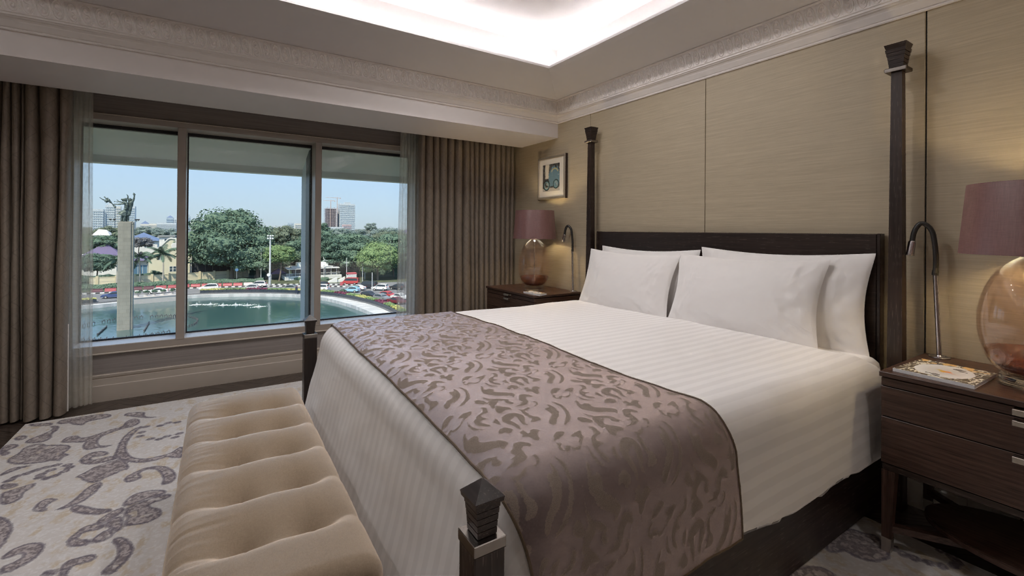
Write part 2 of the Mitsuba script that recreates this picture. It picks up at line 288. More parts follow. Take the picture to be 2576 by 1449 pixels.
# ================================================================== rug
def polys(S, k=2): return [Polygon(chaikin([[float(c)/1000 for c in a.split(',')] for a in L.split()], k)).buffer(0) for L in S.strip().split('\n')]
RUGP = polys("""-384,3657 -418,3557 -436,3414 -428,3314 -400,3208 -353,3136 -304,3112 -256,3119 -212,3121 -176,3190 -155,3176 -148,3037 -187,3040 -225,3092 -266,3068 -313,3070 -367,3097 -422,3165 -469,3236 -468,3324 -472,3420 -462,3531 -431,3620
-499,3313 -498,3276 -536,3285 -565,3296 -566,3261 -552,3246 -521,3247 -476,3255 -433,3214 -462,3190 -511,3186 -556,3194 -592,3223 -612,3269 -606,3321 -586,3360 -539,3361
-424,3791 -408,3701 -446,3657 -495,3659 -532,3627 -568,3597 -581,3553 -574,3483 -557,3441 -520,3418 -491,3416 -521,3395 -568,3416 -593,3402 -628,3438 -640,3492 -635,3553 -648,3545 -702,3579 -751,3601 -755,3653 -734,3690 -691,3673 -676,3621 -632,3619 -587,3652 -541,3687 -489,3693 -493,3763 -466,3817
-832,3643 -818,3603 -794,3596 -748,3575 -691,3524 -692,3463 -708,3428 -668,3389 -704,3368 -689,3317 -732,3357 -764,3350 -828,3369 -884,3398 -927,3451 -936,3498 -919,3530 -907,3581 -910,3628 -881,3658
-826,3920 -816,3839 -835,3779 -815,3724 -834,3668 -886,3677 -926,3709 -927,3751 -895,3790 -868,3817 -848,3858 -846,3894 -882,3945
-998,3811 -986,3855 -945,3829 -938,3774 -974,3771
-1015,3678 -1004,3734 -953,3710 -938,3662 -963,3646 -979,3626 -954,3595 -952,3557 -985,3571
-856,3987 -835,4033 -769,4024 -704,4026 -636,4016 -584,3973 -587,3922 -631,3918 -663,3918 -703,3902 -703,3844 -760,3898 -785,3943 -825,3938
-998,4055 -913,4012 -874,3998 -867,3945 -929,3974 -975,4002
-525,3915 -501,3955 -446,3932 -402,3905 -407,3843 -378,3794 -318,3767 -370,3768 -428,3824 -454,3851
-592,3071 -557,3104 -532,3152 -499,3165 -465,3178 -429,3183 -391,3105 -377,3018 -409,3037 -418,3011 -442,2995 -462,2990 -474,2962 -505,2952 -553,3017 -563,3047
-470,2947 -460,2901 -472,2854 -488,2811 -506,2781 -535,2760 -566,2751 -599,2758 -570,2773 -548,2808 -534,2850 -521,2906 -496,2946
-602,2861 -616,2850 -634,2832 -634,2803 -617,2773 -646,2777 -671,2802 -676,2843 -667,2882 -645,2899
-541,2735 -533,2769 -493,2734 -456,2692 -425,2663 -389,2645 -378,2624 -406,2614 -437,2624 -482,2657 -523,2701
-381,2898 -379,2944 -356,2966 -316,3005 -260,2996 -210,2952 -173,2865 -166,2788 -190,2756 -226,2761 -216,2807 -231,2876 -256,2955 -304,2985 -332,2951 -308,2900 -327,2876 -356,2871
-351,2645 -345,2691 -326,2731 -286,2738 -235,2722 -194,2686 -196,2666 -229,2660 -269,2654 -307,2637 -334,2635
-328,2621 -287,2635 -249,2651 -196,2655 -171,2634 -192,2605 -224,2606 -251,2593 -245,2569 -201,2523 -196,2464 -235,2436 -277,2444 -314,2455 -322,2490 -313,2528 -335,2560
-342,2556 -326,2493 -326,2442 -335,2427 -357,2462 -389,2506 -383,2537 -364,2551
-427,2547 -412,2581 -381,2616 -353,2632 -334,2606 -352,2571 -383,2537 -410,2528
-490,2435 -495,2476 -476,2511 -461,2543 -427,2547 -383,2511 -386,2488 -414,2489 -453,2497 -465,2473 -457,2448 -424,2432 -413,2387 -447,2397 -476,2415
-413,2425 -392,2459 -372,2467 -353,2442 -346,2406 -373,2384 -411,2397
-347,2368 -333,2390 -306,2369 -274,2307 -264,2257 -272,2213 -292,2172 -309,2138 -349,2163 -331,2203 -311,2237 -312,2286 -328,2334
-375,2291 -379,2266 -404,2268 -438,2270 -448,2244 -437,2194 -467,2213 -474,2286 -463,2319 -425,2316 -394,2317
-815,2842 -776,2823 -746,2786 -711,2717 -698,2667 -694,2593 -697,2539 -715,2497
-675,2459 -667,2496 -646,2518 -612,2526 -564,2496 -555,2447 -563,2402 -588,2370 -617,2350 -644,2348 -659,2402 -626,2408 -604,2435 -625,2469 -649,2449
-873,3170 -850,3167 -809,3141 -795,3110 -817,3102 -855,3103
-845,3071 -810,3075 -771,3095 -735,3107 -732,3059 -757,3010 -744,2960 -771,2927 -808,2935
-909,3298 -886,3360 -822,3346 -799,3338 -856,3322 -903,3276
-530,2277 -510,2289 -488,2280 -480,2258 -482,2240
2036,849 2115,856 2248,844 2259,813 2264,792 2297,754 2237,723 2203,681 2139,681 2081,712 2064,758 2078,791 2031,799 2009,824
1738,847 1800,855 1807,841 1850,833 1896,804 1906,760 1889,743 1834,751 1745,807""")
DOTP = [shapely.affinity.scale(Point(float(a.split(',')[0])/1000, float(a.split(',')[1])/1000).buffer(.019), 1.1, .85) for a in """-702,3278 -739,3274 -773,3264 -802,3244 -834,3230 -852,3197 -709,3223 -738,3192 -648,3173 -676,3141 -653,3247 -637,3211 -736,3160 -702,3133 -259,3619 -297,3593 -212,3600 -372,3620 -384,3536 -382,3473 -327,3397 -283,3369 -248,3390 -207,3348 -189,3397 2259,694 2246,659 2253,627 2269,591 2289,557 2399,589 2395,555 2363,532 2328,533""".split()]
RX0, RX1, RY0, RY1 = -1.012, 2.398, -2.2, 4.062
def make_rug():
    allp = RUGP+DOTP
    left = [p for p in allp if p.centroid.x < 1.0]
    allp = allp+[shapely.affinity.translate(shapely.affinity.scale(p, -1, 1, origin=(0, 0)), .95, -.35) for p in left if p.centroid.y > 2.7]+[shapely.affinity.translate(p, .25, -2.75) for p in left]
    xs = np.arange(RX0, RX1+1e-6, .0125); ys = np.arange(RY0, RY1+1e-6, .0125); xs[-1], ys[-1] = RX1, RY1
    X, Y = np.meshgrid(xs, ys, indexing='ij'); P = np.stack([X.ravel(), Y.ravel()], -1)
    d = sdf(P, allp)
    Z = .0075+.0016*meshkit.noise(np.stack([X*60, Y*60, X*0], -1), 4)+.0012*np.clip(d.reshape(X.shape)/.01, -1, 1)
    top = grid(np.stack([X, Y, Z], -1))
    edge = np.array([[RX0, RY0], [RX1, RY0], [RX1, RY1], [RX0, RY1], [RX0, RY0]])
    side = grid(np.stack([np.c_[edge, np.full(5, .0075)], np.c_[edge, np.full(5, 0.0)]], 1))
    m = cat([top, side]); uv = np.zeros((len(m.vertices), 2)); uv[:len(d), 0] = d; uv[len(d):, 0] = -.05
    return m, uv
def f_rug(p, n, uv):
    j = noise(p.x*170, p.y*170)-.5; k = fbm(p.x*90, p.y*90, 5, 3)
    d = uv.x+.005*j+.002*(noise(p.x*60, p.y*60)-.5)
    streak = fbm(p.x*9+p.y*14, p.y*7-p.x*24, 2, 4)
    ground = mix(mix((.62, .585, .56), (.52, .43, .31), smoothstep(.50, .74, streak)*.75), (.74, .72, .71), smoothstep(.45, .8, k)*.6)
    fill = mix((.20, .172, .18), (.46, .41, .405), smoothstep(.32, .72, k+.25*j))
    vein = smoothstep(.78, .9, noise(p.x*38+4*p.y, p.y*38))
    fill = mix(fill, ground, vein*.65)
    outline = smoothstep(.009, .004, dr.abs(d-.003))
    c = mix(ground, fill, smoothstep(-.001, .003, d))
    return mix(c, (.12, .105, .14), outline*.6)
RUGM = M('rug_pile', prin(proc(f_rug), .9, sheen=.3, specular=.1))
m, uv = make_rug()
add('area_rug', m, RUGM, label='cream rug with mauve scroll and flower pattern under the bed and bench', cat='rug', uv=uv, smooth=True)

# ================================================================== bed
BX0, BX1, BYR, BYL = .45, 2.60, .80, 2.855        # centres of the four posts
BED = thing('bed', 'black wooden four-post bed with low headboard and stepped finials', 'bed')
def post(x, y, top, w):
    """A square post with a metal collar and a stepped finial that widens upwards."""
    k = add('post', cat([box(x-w/2, x+w/2, y-w/2, y+w/2, .0 if top < 1 else .0, top-.118, .0025)]), BEDWOODZ, BED)
    add('collar', cat([frustum((x, y), w+.001, w+.001, top-.130, w+.003, w+.003, top-.1285), box(x-w/2-.002, x+w/2+.002, y-w/2-.002, y+w/2+.002, top-.1285, top-.106, .0015)]), COLLAR, k)
    st = []; z = top-.106; h = .0135
    ws = [.64, .66, .69, .73, .78]
    for i, s in enumerate(ws):
        st.append(frustum((x, y), w*s*.93, w*s*.93, z, w*s*.93, w*s*.93, z+.002)); st.append(frustum((x, y), w*s, w*s, z+.002, w*s*1.03, w*s*1.03, z+h)); z += h
    st.append(frustum((x, y), w*.93, w*.93, z, w*.98, w*.98, z+.010)); st.append(frustum((x, y), w*.98, w*.98, z+.010, .004, .004, top))
    add('finial', cat(st), BEDWOOD, k)
    return k
def tall_post(x, y, top, w0, w1):
    k = add('post', frustum((x, y), w0, w0, 0, w1, w1, top-.118), BEDWOODZ, BED)
    add('collar', box(x-.041, x+.041, y-.041, y+.041, top-.126, top-.108, .003), COLLAR, k)
    st = []; z = top-.108
    for i, s in enumerate((.026, .028, .030, .033, .036)):
        st.append(frustum((x, y), 2*s*.92, 2*s*.92, z, 2*s*.92, 2*s*.92, z+.003)); st.append(frustum((x, y), 2*s, 2*s, z+.003, 2*s*1.06, 2*s*1.06, z+.017)); z += .017
    st.append(frustum((x, y), .070, .070, z, .083, .083, top))
    add('finial', cat(st), BEDWOOD, k)
post(BX0, BYR, .752, .068); post(BX0, BYL, .752, .068)
tall_post(2.615, BYR-.005, 2.118, .064, .040); tall_post(2.615, BYL-.012, 2.118, .064, .040)
add('headboard', cat([box(2.655, 2.70, .885, 2.795, .25, 1.250, .004)]), BEDWOOD, BED)
for a, b in ((.870, .8845), (2.7955, 2.81)): add('headboard_edge', box(2.651, 2.702, a, b, .25, 1.252, .002), BEDWOODZ, BED)
add('side_rail', box(.484, 2.58, .835, .862, .012, .36, .003), BEDWOODX, BED)
add('side_rail', box(.484, 2.58, 2.80, 2.827, .012, .36, .003), BEDWOODX, BED)
add('foot_rail', box(.470, .492, .835, 2.82, .10, .36, .003), BEDWOOD, BED)
add('slat_base', box(.49, 2.64, .865, 2.797, .29, .352), BEDWOODX, BED)

# ------------------------------------------------------------------ mattress, duvet, runner
def rounded(a, b, xf, xh, yl, yr, zt, r, flare, foot_flare):
    """Lays a flat sheet of cloth with coordinates a (along the bed), b (across) over a rounded block: points, and the length hanging over the edge."""
    cx, cy = np.clip(a, xf, xh), np.clip(b, yl, yr); dx, dy = a-cx, b-cy; d = np.hypot(dx, dy)
    nx, ny = np.where(d > 0, dx/np.maximum(d, 1e-9), 0), np.where(d > 0, dy/np.maximum(d, 1e-9), 0)
    q = np.minimum(d, r*PI/2); rest = np.maximum(d-r*PI/2, 0)
    fl = flare*ny**2+foot_flare*nx**2
    off = r*np.sin(q/r)+rest*fl; drop = r*(1-np.cos(q/r))+rest*np.sqrt(1-fl**2)
    return cx+nx*off, cy+ny*off, zt-drop, nx, ny, d
XF, XH, YLO, YHI, ZT, RD = .615, 2.42, .905, 2.755, .698, .125
def duvet_surface(A, B, lift=0.0, head=True):
    x, y, z, nx, ny, d = rounded(A, B, XF, 9.0, YLO, YHI, ZT, RD, .07, .24)
    top = np.exp(-(d/.10)**2); side = np.clip((d-.10)/.25, 0, 1)
    puff = .020*noise2(A*2.1, B*2.3, 3, 3)+.006*noise2(A*7, B*9, 8, 2)-.012
    z = z+puff*(1-side)+.012*np.exp(-((B-1.83)/.8)**2)*top
    w = .022*(noise2(A*3.0, B*0+.3, 12, 2)-.5)*side*np.abs(ny)+.022*(noise2(B*3.4, A*0+1.7, 15, 2)-.5)*side*np.abs(nx)
    w += .010*(noise2(A*9, B*5, 21, 2)-.5)*side
    x, y = x+nx*(w+lift), y+ny*(w+lift)
    z = z+lift*np.clip(1-d/.15, .25, 1)
    return x, y, z, d
def make_duvet():
    a = np.r_[np.arange(XF-.70, XF+.16, .0125), np.arange(XF+.17, 2.36, .02), [2.37, 2.39, 2.41, 2.43, 2.445, 2.452, 2.456]]; b = np.r_[np.arange(YLO-.455, YLO+.1, .0125), np.arange(YLO+.11, YHI-.1, .02), np.arange(YHI-.09, YHI+.45, .0125)]
    A, B = np.meshgrid(a, b, indexing='ij')
    hem = 1+.03*(noise2(A*6, B*0, 31, 2)-.5)
    # the hem: cloth hanging further than the hem is pulled up to it
    cx, cy = np.clip(A, XF, 9), np.clip(B, YLO, YHI); dx, dy = A-cx, B-cy; d = np.hypot(dx, dy)
    ny2 = (dy/np.maximum(d, 1e-9))**2
    lim = (.450*ny2+.66*(1-ny2)+.035*(noise2(A*2.5, A*0+4, 33, 2)-.5)*2*ny2+.045*np.clip((A-1.85)/.5, -1, 1)*ny2)
    s = np.minimum(1, lim/np.maximum(d, 1e-9)); A2, B2 = cx+dx*s, cy+dy*s
    x, y, z, d = duvet_surface(A2, B2)
    e = np.clip((A2-2.39)/.06, 0, 1); z = z-.035*e**3*np.clip(1-d/.1, 0, 1)
    out = grid(np.stack([x, y, z], -1), False)
    th = .022; n = np.array(out.vertex_normals)
    uv = np.stack([A2.ravel(), B2.ravel()], -1)
    i, j = A.shape
    # rolled edge round the rim gives the cloth its thickness
    inner = out.vertices-n*th
    rim = np.r_[np.arange(j), np.arange(1, i)*j+j-1, (i-1)*j+np.arange(j-2, -1, -1), np.arange(i-2, 0, -1)*j]
    mid = out.vertices[rim]-n[rim]*th/2; tdir = np.zeros_like(mid); tdir[:, 2] = -.010
    V = np.vstack([out.vertices, mid+tdir, inner[rim]]); k, nv = len(rim), i*j; q = np.arange(k); q2 = (q+1) % k
    F = np.vstack([out.faces, np.stack([rim[q], rim[q2], nv+q2], 1), np.stack([rim[q], nv+q2, nv+q], 1), np.stack([nv+q, nv+q2, nv+k+q2], 1), np.stack([nv+q, nv+k+q2, nv+k+q], 1)])
    return trimesh.Trimesh(V, F, process=False), np.vstack([uv, uv[rim], uv[rim]])
def f_duvet(p, n, uv):
    w = uv.y+.004*(noise(uv.x*2.5, uv.y*3)-.5)
    t = dr.abs(w/.056-dr.floor(w/.056)-.5)*2
    return mix((.755, .730, .715), (.81, .785, .77), smoothstep(.42, .58, t))
DUVETM = M('striped_satin_cotton', prin(proc(f_duvet), .6, sheen=.25, specular=.3))
COTTON = M('white_cotton', prin((.80, .775, .76), .7, sheen=.25, specular=.2))
mt = hull([p for c in [(x, y, z) for x in (.60, 2.58) for y in (.90, 2.76) for z in (.42, .620)] for p in ico((.055, .055, .055), c, 1).vertices])
add('mattress', mt, COTTON, label='white mattress with fitted sheet bared at the head of the bed', cat='mattress', smooth=40)
m, uv = make_duvet()
add('duvet', m, DUVETM, label='puffy white duvet with tone-on-tone stripes spread over the bed', cat='duvet', uv=uv, smooth=True)
# folded strip of sheet at the head end, hanging over the side by the nightstand
DAM = polys("""-36,14 -20,30 5,36 25,26 32,2 22,-21 5,-44 9,-58 2,-61 -5,-45 3,-18 10,7 6,9 -11,-1 -20,-4 -17,-26 -16,-51 -23,-69 -28,-66 -30,-46 -38,-21 -44,-6
-155,9 -146,7 -157,-19 -155,-27 -139,-20 -129,-37 -143,-56 -125,-74 -102,-88 -90,-109 -101,-122 -115,-139 -111,-122 -125,-110 -149,-99 -168,-80 -170,-66 -180,-57 -174,-30
-162,13 -180,-5 -195,-31 -199,-61 -195,-92 -181,-110 -156,-123 -135,-142 -142,-153 -157,-140 -177,-134 -194,-123 -201,-98 -201,-60 -193,-25
117,17 134,7 140,42 149,17 140,-25 119,-56 93,-74 72,-101 60,-93 66,-73 87,-53 110,-33 113,1
161,49 178,28 174,-18 152,-68 122,-100 94,-114 91,-109 121,-82 149,-48 166,-3 165,26
-4,110 4,87 26,73 28,53 2,60 -15,44 -25,50 -25,68 -11,86
45,34 54,19 49,-9 63,-26 62,-46 44,-52 18,-48 40,-32 39,-7 37,12
-91,-60 -76,-40 -56,-34 -47,-47 -43,-61 -58,-73 -70,-73 -71,-58 -83,-65
-67,13 -43,27 -52,0 -54,-19 -64,-9
-42,-83 -19,-75 -24,-94 -21,-103 2,-81 18,-102 -4,-113 -16,-148 -33,-144 -29,-119 -41,-112 -51,-109 -37,-97
-87,-124 -70,-122 -55,-134 -49,-157 -58,-161 -71,-147 -85,-161 -87,-181 -104,-200 -126,-203 -154,-197 -131,-192 -116,-187 -125,-178 -101,-178 -109,-167 -106,-151 -94,-139
-158,-205 -150,-221 -133,-226 -106,-213 -114,-227 -135,-238 -151,-228
-84,-192 -69,-186 -66,-203 -80,-220 -98,-226 -99,-220 -85,-217 -75,-203 -79,-195
-55,109 -38,108 -39,85 -51,66 -68,68 -83,52 -64,31 -85,36 -99,24 -83,-1 -87,-14 -103,-1 -109,23 -103,47 -84,69 -58,79 -51,97
-117,56 -123,27 -117,-3 -98,-22 -122,-12 -132,10
-189,84 -166,120 -139,129 -126,112 -151,102 -164,89 -170,97
-134,91 -108,101 -79,105 -109,67 -138,61 -113,78
-188,44 -182,60 -164,68 -158,53 -171,53 -183,41
24,-206 42,-211 63,-204 85,-183 63,-210 41,-223 28,-215
5,-181 17,-179 23,-186 10,-188 4,-203 18,-212 2,-214 -4,-201
207,-101 200,-131 225,-130 197,-154 171,-185 171,-162 182,-128
-40,172 -20,160 -11,124 -31,127 -51,144
43,126 50,107 60,91 42,87 33,103""", 1)
def damask_sdf(P):
    px, py = .387, .525; g = .0025
    tx, ty = np.arange(0, px, g), np.arange(0, py, g); X, Y = np.meshgrid(tx, ty, indexing='ij')
    L = [shapely.affinity.translate(q, px*i+px/2*k, py*j+.2635*k) for q in DAM for i in range(-1, 3) for j in range(-1, 3) for k in (0, 1)]
    T = sdf(np.stack([X.ravel(), Y.ravel()], -1), L).reshape(X.shape)
    T = np.clip(T, -.02, .02)
    u, v = ((P[..., 0]-.717) % px)/g, ((P[..., 1]-1.09) % py)/g
    i, j = np.floor(u).astype(int), np.floor(v).astype(int); fu, fv = u-i, v-j; n, k = T.shape
    at = lambda a, b: T[a % n, b % k]
    return (at(i, j)*(1-fu)+at(i+1, j)*fu)*(1-fv)+(at(i, j+1)*(1-fu)+at(i+1, j+1)*fu)*fv
def make_runner():
    b = np.arange(YLO-.425, YHI+.425, .0055); a = np.arange(0, 1.0001, 1/150)
    A, B = np.meshgrid(a, b, indexing='ij')
    lo = .530+.03*np.clip((B-1.0)/1.8, 0, 1)-.02*np.clip((.95-B)/.4, 0, 1); hi = 1.292+.03*np.clip((B-2.0)/.8, 0, 1)+.012*np.sin(B*4)
    X = lo+(hi-lo)*A
    hemw = .010*np.sin(X*14)+.006*np.sin(X*31+1)
    Bm = np.where(B < YLO, YLO-(YLO-B)*(1+hemw), B)
    # the near corner of the cloth is cut round by its own weight
    x, y, z, d = duvet_surface(X, Bm, .0075)
    s = damask_sdf(np.stack([X, Bm], -1))
    n = np.array(grid(np.stack([x, y, z], -1)).vertex_normals).reshape(x.shape+(3,))
    rel = .0005*np.clip(s/.0035, -1, 1)
    P = np.stack([x, y, z], -1)+n*rel[..., None]
    ed = np.minimum(np.minimum(A, 1-A)*(hi-lo), .02)
    return P, s, X, Bm
RP, RS, RA, RB = make_runner()
def f_motif(p, n, uv): return smoothstep(-.0015, .0015, uv.x+.0045*(noise(p.x*230, p.y*230, p.z*230)-.5)+.002*(noise(p.x*600, p.y*600, p.z*600)-.5))
def f_ground(p, n, uv): return mix((.085, .062, .060), (.125, .095, .090), fbm(p.x*260, p.y*260, p.z*260, 2))
def f_pile(p, n, uv): return mix((.14, .112, .092), (.26, .212, .18), noise(p.x*700, p.y*700, p.z*700))
RUNM = M('damask_velvet', {'type': 'blendbsdf', 'weight': proc(f_motif),
    'a': prin(proc(f_ground), .9, specular=.1, sheen=26.0, sheen_tint=.55), 'b': prin(proc(f_pile), .85, sheen=1.0, sheen_tint=.6, specular=.1)})
RUN = add('bed_runner', grid(RP), RUNM, label='taupe damask velvet runner laid across the foot of the bed', cat='bed runner', uv=np.stack([RS.ravel(), RB.ravel()], -1), smooth=True)
CORD = M('brown_cord', prin((.075, .048, .024), .6))
for i in (0, -1): add('piping', tube(RP[i, ::3]+[0, 0, .001], .0036, 6), CORD, RUN, label='dark brown corded edge')
for j in (0, -1): add('hem_piping', tube(RP[::2, j], .0034, 6), CORD, RUN)

# ------------------------------------------------------------------ pillows
def pillow_mesh(w, h, t, seed):
    u = np.linspace(-1, 1, 97); v = np.linspace(-1, 1, 61); U, V = np.meshgrid(u, v, indexing='ij')
    ex = 1-.075*(1-V**2)**1.3; ey = 1-np.where(V > 0, .105, .035)*(1-U**2)**1.2             # sides pulled in between the ears
    X, Y = U*w/2*ex, V*h/2*ey
    body = (1-np.abs(U)**2.6)**.62*(1-np.abs(V)**2.4)**.62
    fold = .010*(noise2(U*3+9, V*3, seed, 3)-.5)+.016*np.exp(-((np.abs(U)-.72)/.2)**2)*(noise2(U*11, V*4+2*U, seed+5, 2)-.5)+.014*np.exp(-((V+.75)/.2)**2)*(noise2(U*9+V*6, V*3, seed+7, 2)-.5)
    F = body*(t/2)+fold*np.clip(body*3, 0, 1); Bk = -body*(t/2)*.85
    f = grid(np.stack([X, Y, F], -1)); b = grid(np.stack([X, Y, Bk], -1), True)
    return cat([f, b])
def pillow(y0, xb, zb, w, h, t, lean, seed, label, yaw=0.0, roll=0.0):
    m = pillow_mesh(w, h, t, seed); a = math.radians(lean)
    m = axes(m, (0, -1, 0), (math.sin(a), 0, math.cos(a)), (-math.cos(a), 0, math.sin(a)))
    m.apply_transform(trimesh.transformations.rotation_matrix(roll, (1, 0, 0))); m.apply_transform(trimesh.transformations.rotation_matrix(yaw, (0, 0, 1)))
    m.apply_translation((xb+math.sin(a)*h/2, y0, zb+math.cos(a)*h/2))
    k = add('pillow', m, COTTON, label=label, cat='pillow', smooth=60)
pillow(1.345, 2.575, .640, .93, .52, .15, 6, 41, 'white pillow at the back of the right pair, leaning on the headboard')
pillow(2.265, 2.575, .640, .90, .50, .15, 6, 42, 'white pillow at the back of the left pair, mostly hidden against the headboard')
pillow(1.487, 2.430, .662, .89, .475, .17, 17, 43, 'white pillow at the front of the right pair, leaning nearest the camera', roll=-.01)
pillow(2.345, 2.420, .662, .86, .465, .17, 17, 44, 'white pillow at the front of the left pair, toward the window', roll=.012)

# ------------------------------------------------------------------ bench
def make_bench():
    x0, x1, y0, y1, zt, r = -.112, .362, 1.115, 2.628, .430, .052
    a = np.arange(x0-.40, x1+.40, .0075); b = np.arange(y0-.40, y1+.40, .0075); A, B = np.meshgrid(a, b, indexing='ij')
    cx, cy = np.clip(A, x0+r, x1-r), np.clip(B, y0+r, y1-r); dx, dy = A-cx, B-cy; d = np.hypot(dx, dy); s = np.minimum(1, .42/np.maximum(d, 1e-9)); A, B = cx+dx*s, cy+dy*s
    x, y, z, nx, ny, d = rounded(A, B, x0+r, x1-r, y0+r, y1-r, zt, r, 0, 0)
    rows = [2.367, 2.118, 1.869, 1.618, 1.370]; cols = [.066, .222]
    top = np.clip(1-d/.10, 0, 1)
    dome = .018*(1-((A-(x0+x1)/2)/.24).clip(-1, 1)**2)*top
    dip = np.zeros_like(A); cre = np.zeros_like(A)
    for q in rows:
        e = B-q
        cre += .005*np.exp(-(np.abs(e)/np.where(e > 0, .026, .006)))+.004*np.exp(-(e/.04)**2)
        for c in cols:
            rr = np.hypot((A-c)/1.05, e/np.where(e > 0, 1.25, .5)); dip += .082*np.exp(-(rr/.050)**1.25)
    seam = .0022*np.exp(-(np.abs(A-cols[0])/.004))+.0022*np.exp(-(np.abs(A-cols[1])/.004))
    fold = .0022*(meshkit.noise(np.stack([A*6, B*85, A*0], -1), 9)-.5)*np.clip(1-(A-x0)/.22, 0, 1)*2
    side = np.clip((d-.05)/.05, 0, 1)
    inw = (cre*.55+.0012*(noise2(A*30, B*30, 6, 2)-.5))*side
    z = z+dome-(dip+cre*.8+seam)*np.clip(1-d/.16, 0, 1)**.5+fold*np.clip(1-d/.2, 0, 1)
    m = grid(np.stack([x-nx*inw, y-ny*inw, z], -1))
    return m, np.stack([A.ravel(), B.ravel()], -1)
def f_bench(p, n, uv):
    w = noise(uv.x*1100, uv.y*220)*.5+noise(uv.x*220, uv.y*1100)*.5; t = fbm(uv.x*9, uv.y*9, 0, 3)
    return mix((.20, .148, .098), (.285, .22, .155), dr.clip(.65*w+.45*t, 0, 1))
BENCHM = M('beige_velvet', prin(proc(f_bench), .9, sheen=11.0, sheen_tint=.3, specular=.1))
k = thing('bench', 'long beige tufted velvet bench at the foot of the bed', 'bench')
m, uv = make_bench()
add('cushion', m, BENCHM, k, uv=uv, smooth=True)
add('frame', box(-.085, .335, 1.15, 2.60, .075, .105), BEDWOOD, k)
for x in (-.06, .31):
    for y in (1.18, 2.57): add('leg', frustum((x, y), .035, .035, .0085, .05, .05, .08), BEDWOODZ, k)

# ================================================================== curtains
def f_drape(p, n, uv):
    g = .155; a, b = (uv.x+uv.y)/g, (uv.x-uv.y)/g
    la, lb = dr.abs(a-dr.floor(a)-.5), dr.abs(b-dr.floor(b)-.5)
    line = smoothstep(.014, .005, dr.minimum(la, lb)); t = fbm(uv.x*150, uv.y*60, 2, 2)
    return mix((.165, .135, .108), (.215, .178, .145), t)*(1-.38*line)
DRAPE = M('taupe_satin_drape', prin(proc(f_drape), .42, sheen=.5, specular=.45))
def f_weave(p, n, uv):
    t = noise(uv.x*40, uv.y*700)*.6+noise(uv.x*300, uv.y*60)*.4
    return .36+.28*smoothstep(.3, .75, t)
def f_sheer(p, n, uv): return mix((.80, .77, .69), (.92, .90, .84), noise(uv.x*30, uv.y*500))
SHEER = M('sheer_voile', {'type': 'mask', 'opacity': proc(f_weave), 'bsdf': {'type': 'principledthin', 'base_color': proc(f_sheer), 'roughness': .6, 'spec_trans': 0.0, 'diff_trans': 1.25, 'spec_tint': 0.0}})
def drape(valley_top, valley_bot, y0, depth, z0, z1, lean, seed, hem_wave=.012, n_per=14, edge=None):
    """A hanging cloth whose folds run between the given valleys (x at the top and at the bottom)."""
    vt, vb = np.asarray(valley_top), np.asarray(valley_bot); k = len(vt)-1
    s = np.linspace(0, k, k*n_per+1); i = np.minimum(s.astype(int), k-1); f = s-i
    h = np.linspace(0, 1, 60); S, H = np.meshgrid(s, h, indexing='ij'); F = S-np.minimum(S.astype(int), k-1)
    xt = vt[i]*(1-f)+vt[i+1]*f; xb = vb[i]*(1-f)+vb[i+1]*f
    wide = np.abs(np.diff(vt*.5+vb*.5)); amp = depth*np.clip(wide/wide.mean(), .55, 1.3)[np.minimum(S.astype(int), k-1)]
    bul = np.sin(PI*F); prof = bul**.75
    tightness = .75+.25*H
    y = y0-amp*prof*tightness
    # round folds bulge sideways over the valleys
    over = .16*wide[np.minimum(S.astype(int), k-1)]*np.sin(2*PI*F)*-1
    x = xt[:, None]*(1-H)+xb[:, None]*H+over*.7
    wob = .010*(noise2(S*1.3, H*3, seed, 2)-.5)*2*np.sin(PI*H)
    z = z1+(z0-z1)*H+np.where(H > .999, hem_wave*(noise2(S*2.2, S*0, seed+3, 2)-.5), 0)
    P = np.stack([x+wob, y+lean*H+wob*.5, z], -1)
    L = np.r_[0, np.cumsum(np.hypot(np.diff(P[:, 30, 0]), np.diff(P[:, 30, 1])))]
    uv = np.stack([np.broadcast_to(L[:, None], S.shape), z], -1).reshape(-1, 2)
    return grid(P), uv
def curtain(name, label, cat, m, uv, mat, rails=True):
    k = thing(name, label, cat); add('cloth', m, mat, k, uv=uv, smooth=True); return k
vt = [-1.62, -1.55, -1.49, -1.42, -1.36, -1.30, -1.235, -1.185, -1.15, -1.112, -1.072, -1.048, -.992, -.885, -.832]
vb = [-1.62, -1.55, -1.48, -1.42, -1.36, -1.30, -1.24, -1.195, -1.152, -1.104, -1.055, -1.043, -.962, -.905, -.840]
m, uv = drape(vt, vb, 4.155, .085, .018, 2.55, .02, 3); k = curtain('curtain', 'taupe quilted curtain gathered at the left side of the window', 'curtain', m, uv, DRAPE)
add('hem', tube([(-.838, 4.16, .02), (-.842, 4.165, .6)], .004, 6), COTTON, k, label='white lining edge')
vt = [1.603, 1.66, 1.735, 1.80, 1.895, 1.965, 2.05, 2.125, 2.19, 2.25, 2.31, 2.375, 2.44, 2.51, 2.575, 2.64, 2.692]
vb = [1.590, 1.68, 1.765, 1.845, 1.90, 1.985, 2.075, 2.175, 2.225, 2.27, 2.33, 2.385, 2.455, 2.525, 2.58, 2.635, 2.685]
m, uv = drape(vt, vb, 4.165, .082, .018, 2.55, .015, 5); curtain('curtain', 'taupe quilted curtain gathered at the right side of the window beside the far nightstand', 'curtain', m, uv, DRAPE)
m, uv = drape([-.90, -.872, -.842, -.812, -.790, -.762, -.742], [-.885, -.852, -.825, -.792, -.768, -.742, -.727], 4.225, .034, .03, 2.55, .0, 7)
k = curtain('sheer_curtain', 'translucent sheer curtain bunched beside the left curtain', 'sheer curtain', m, uv, SHEER)
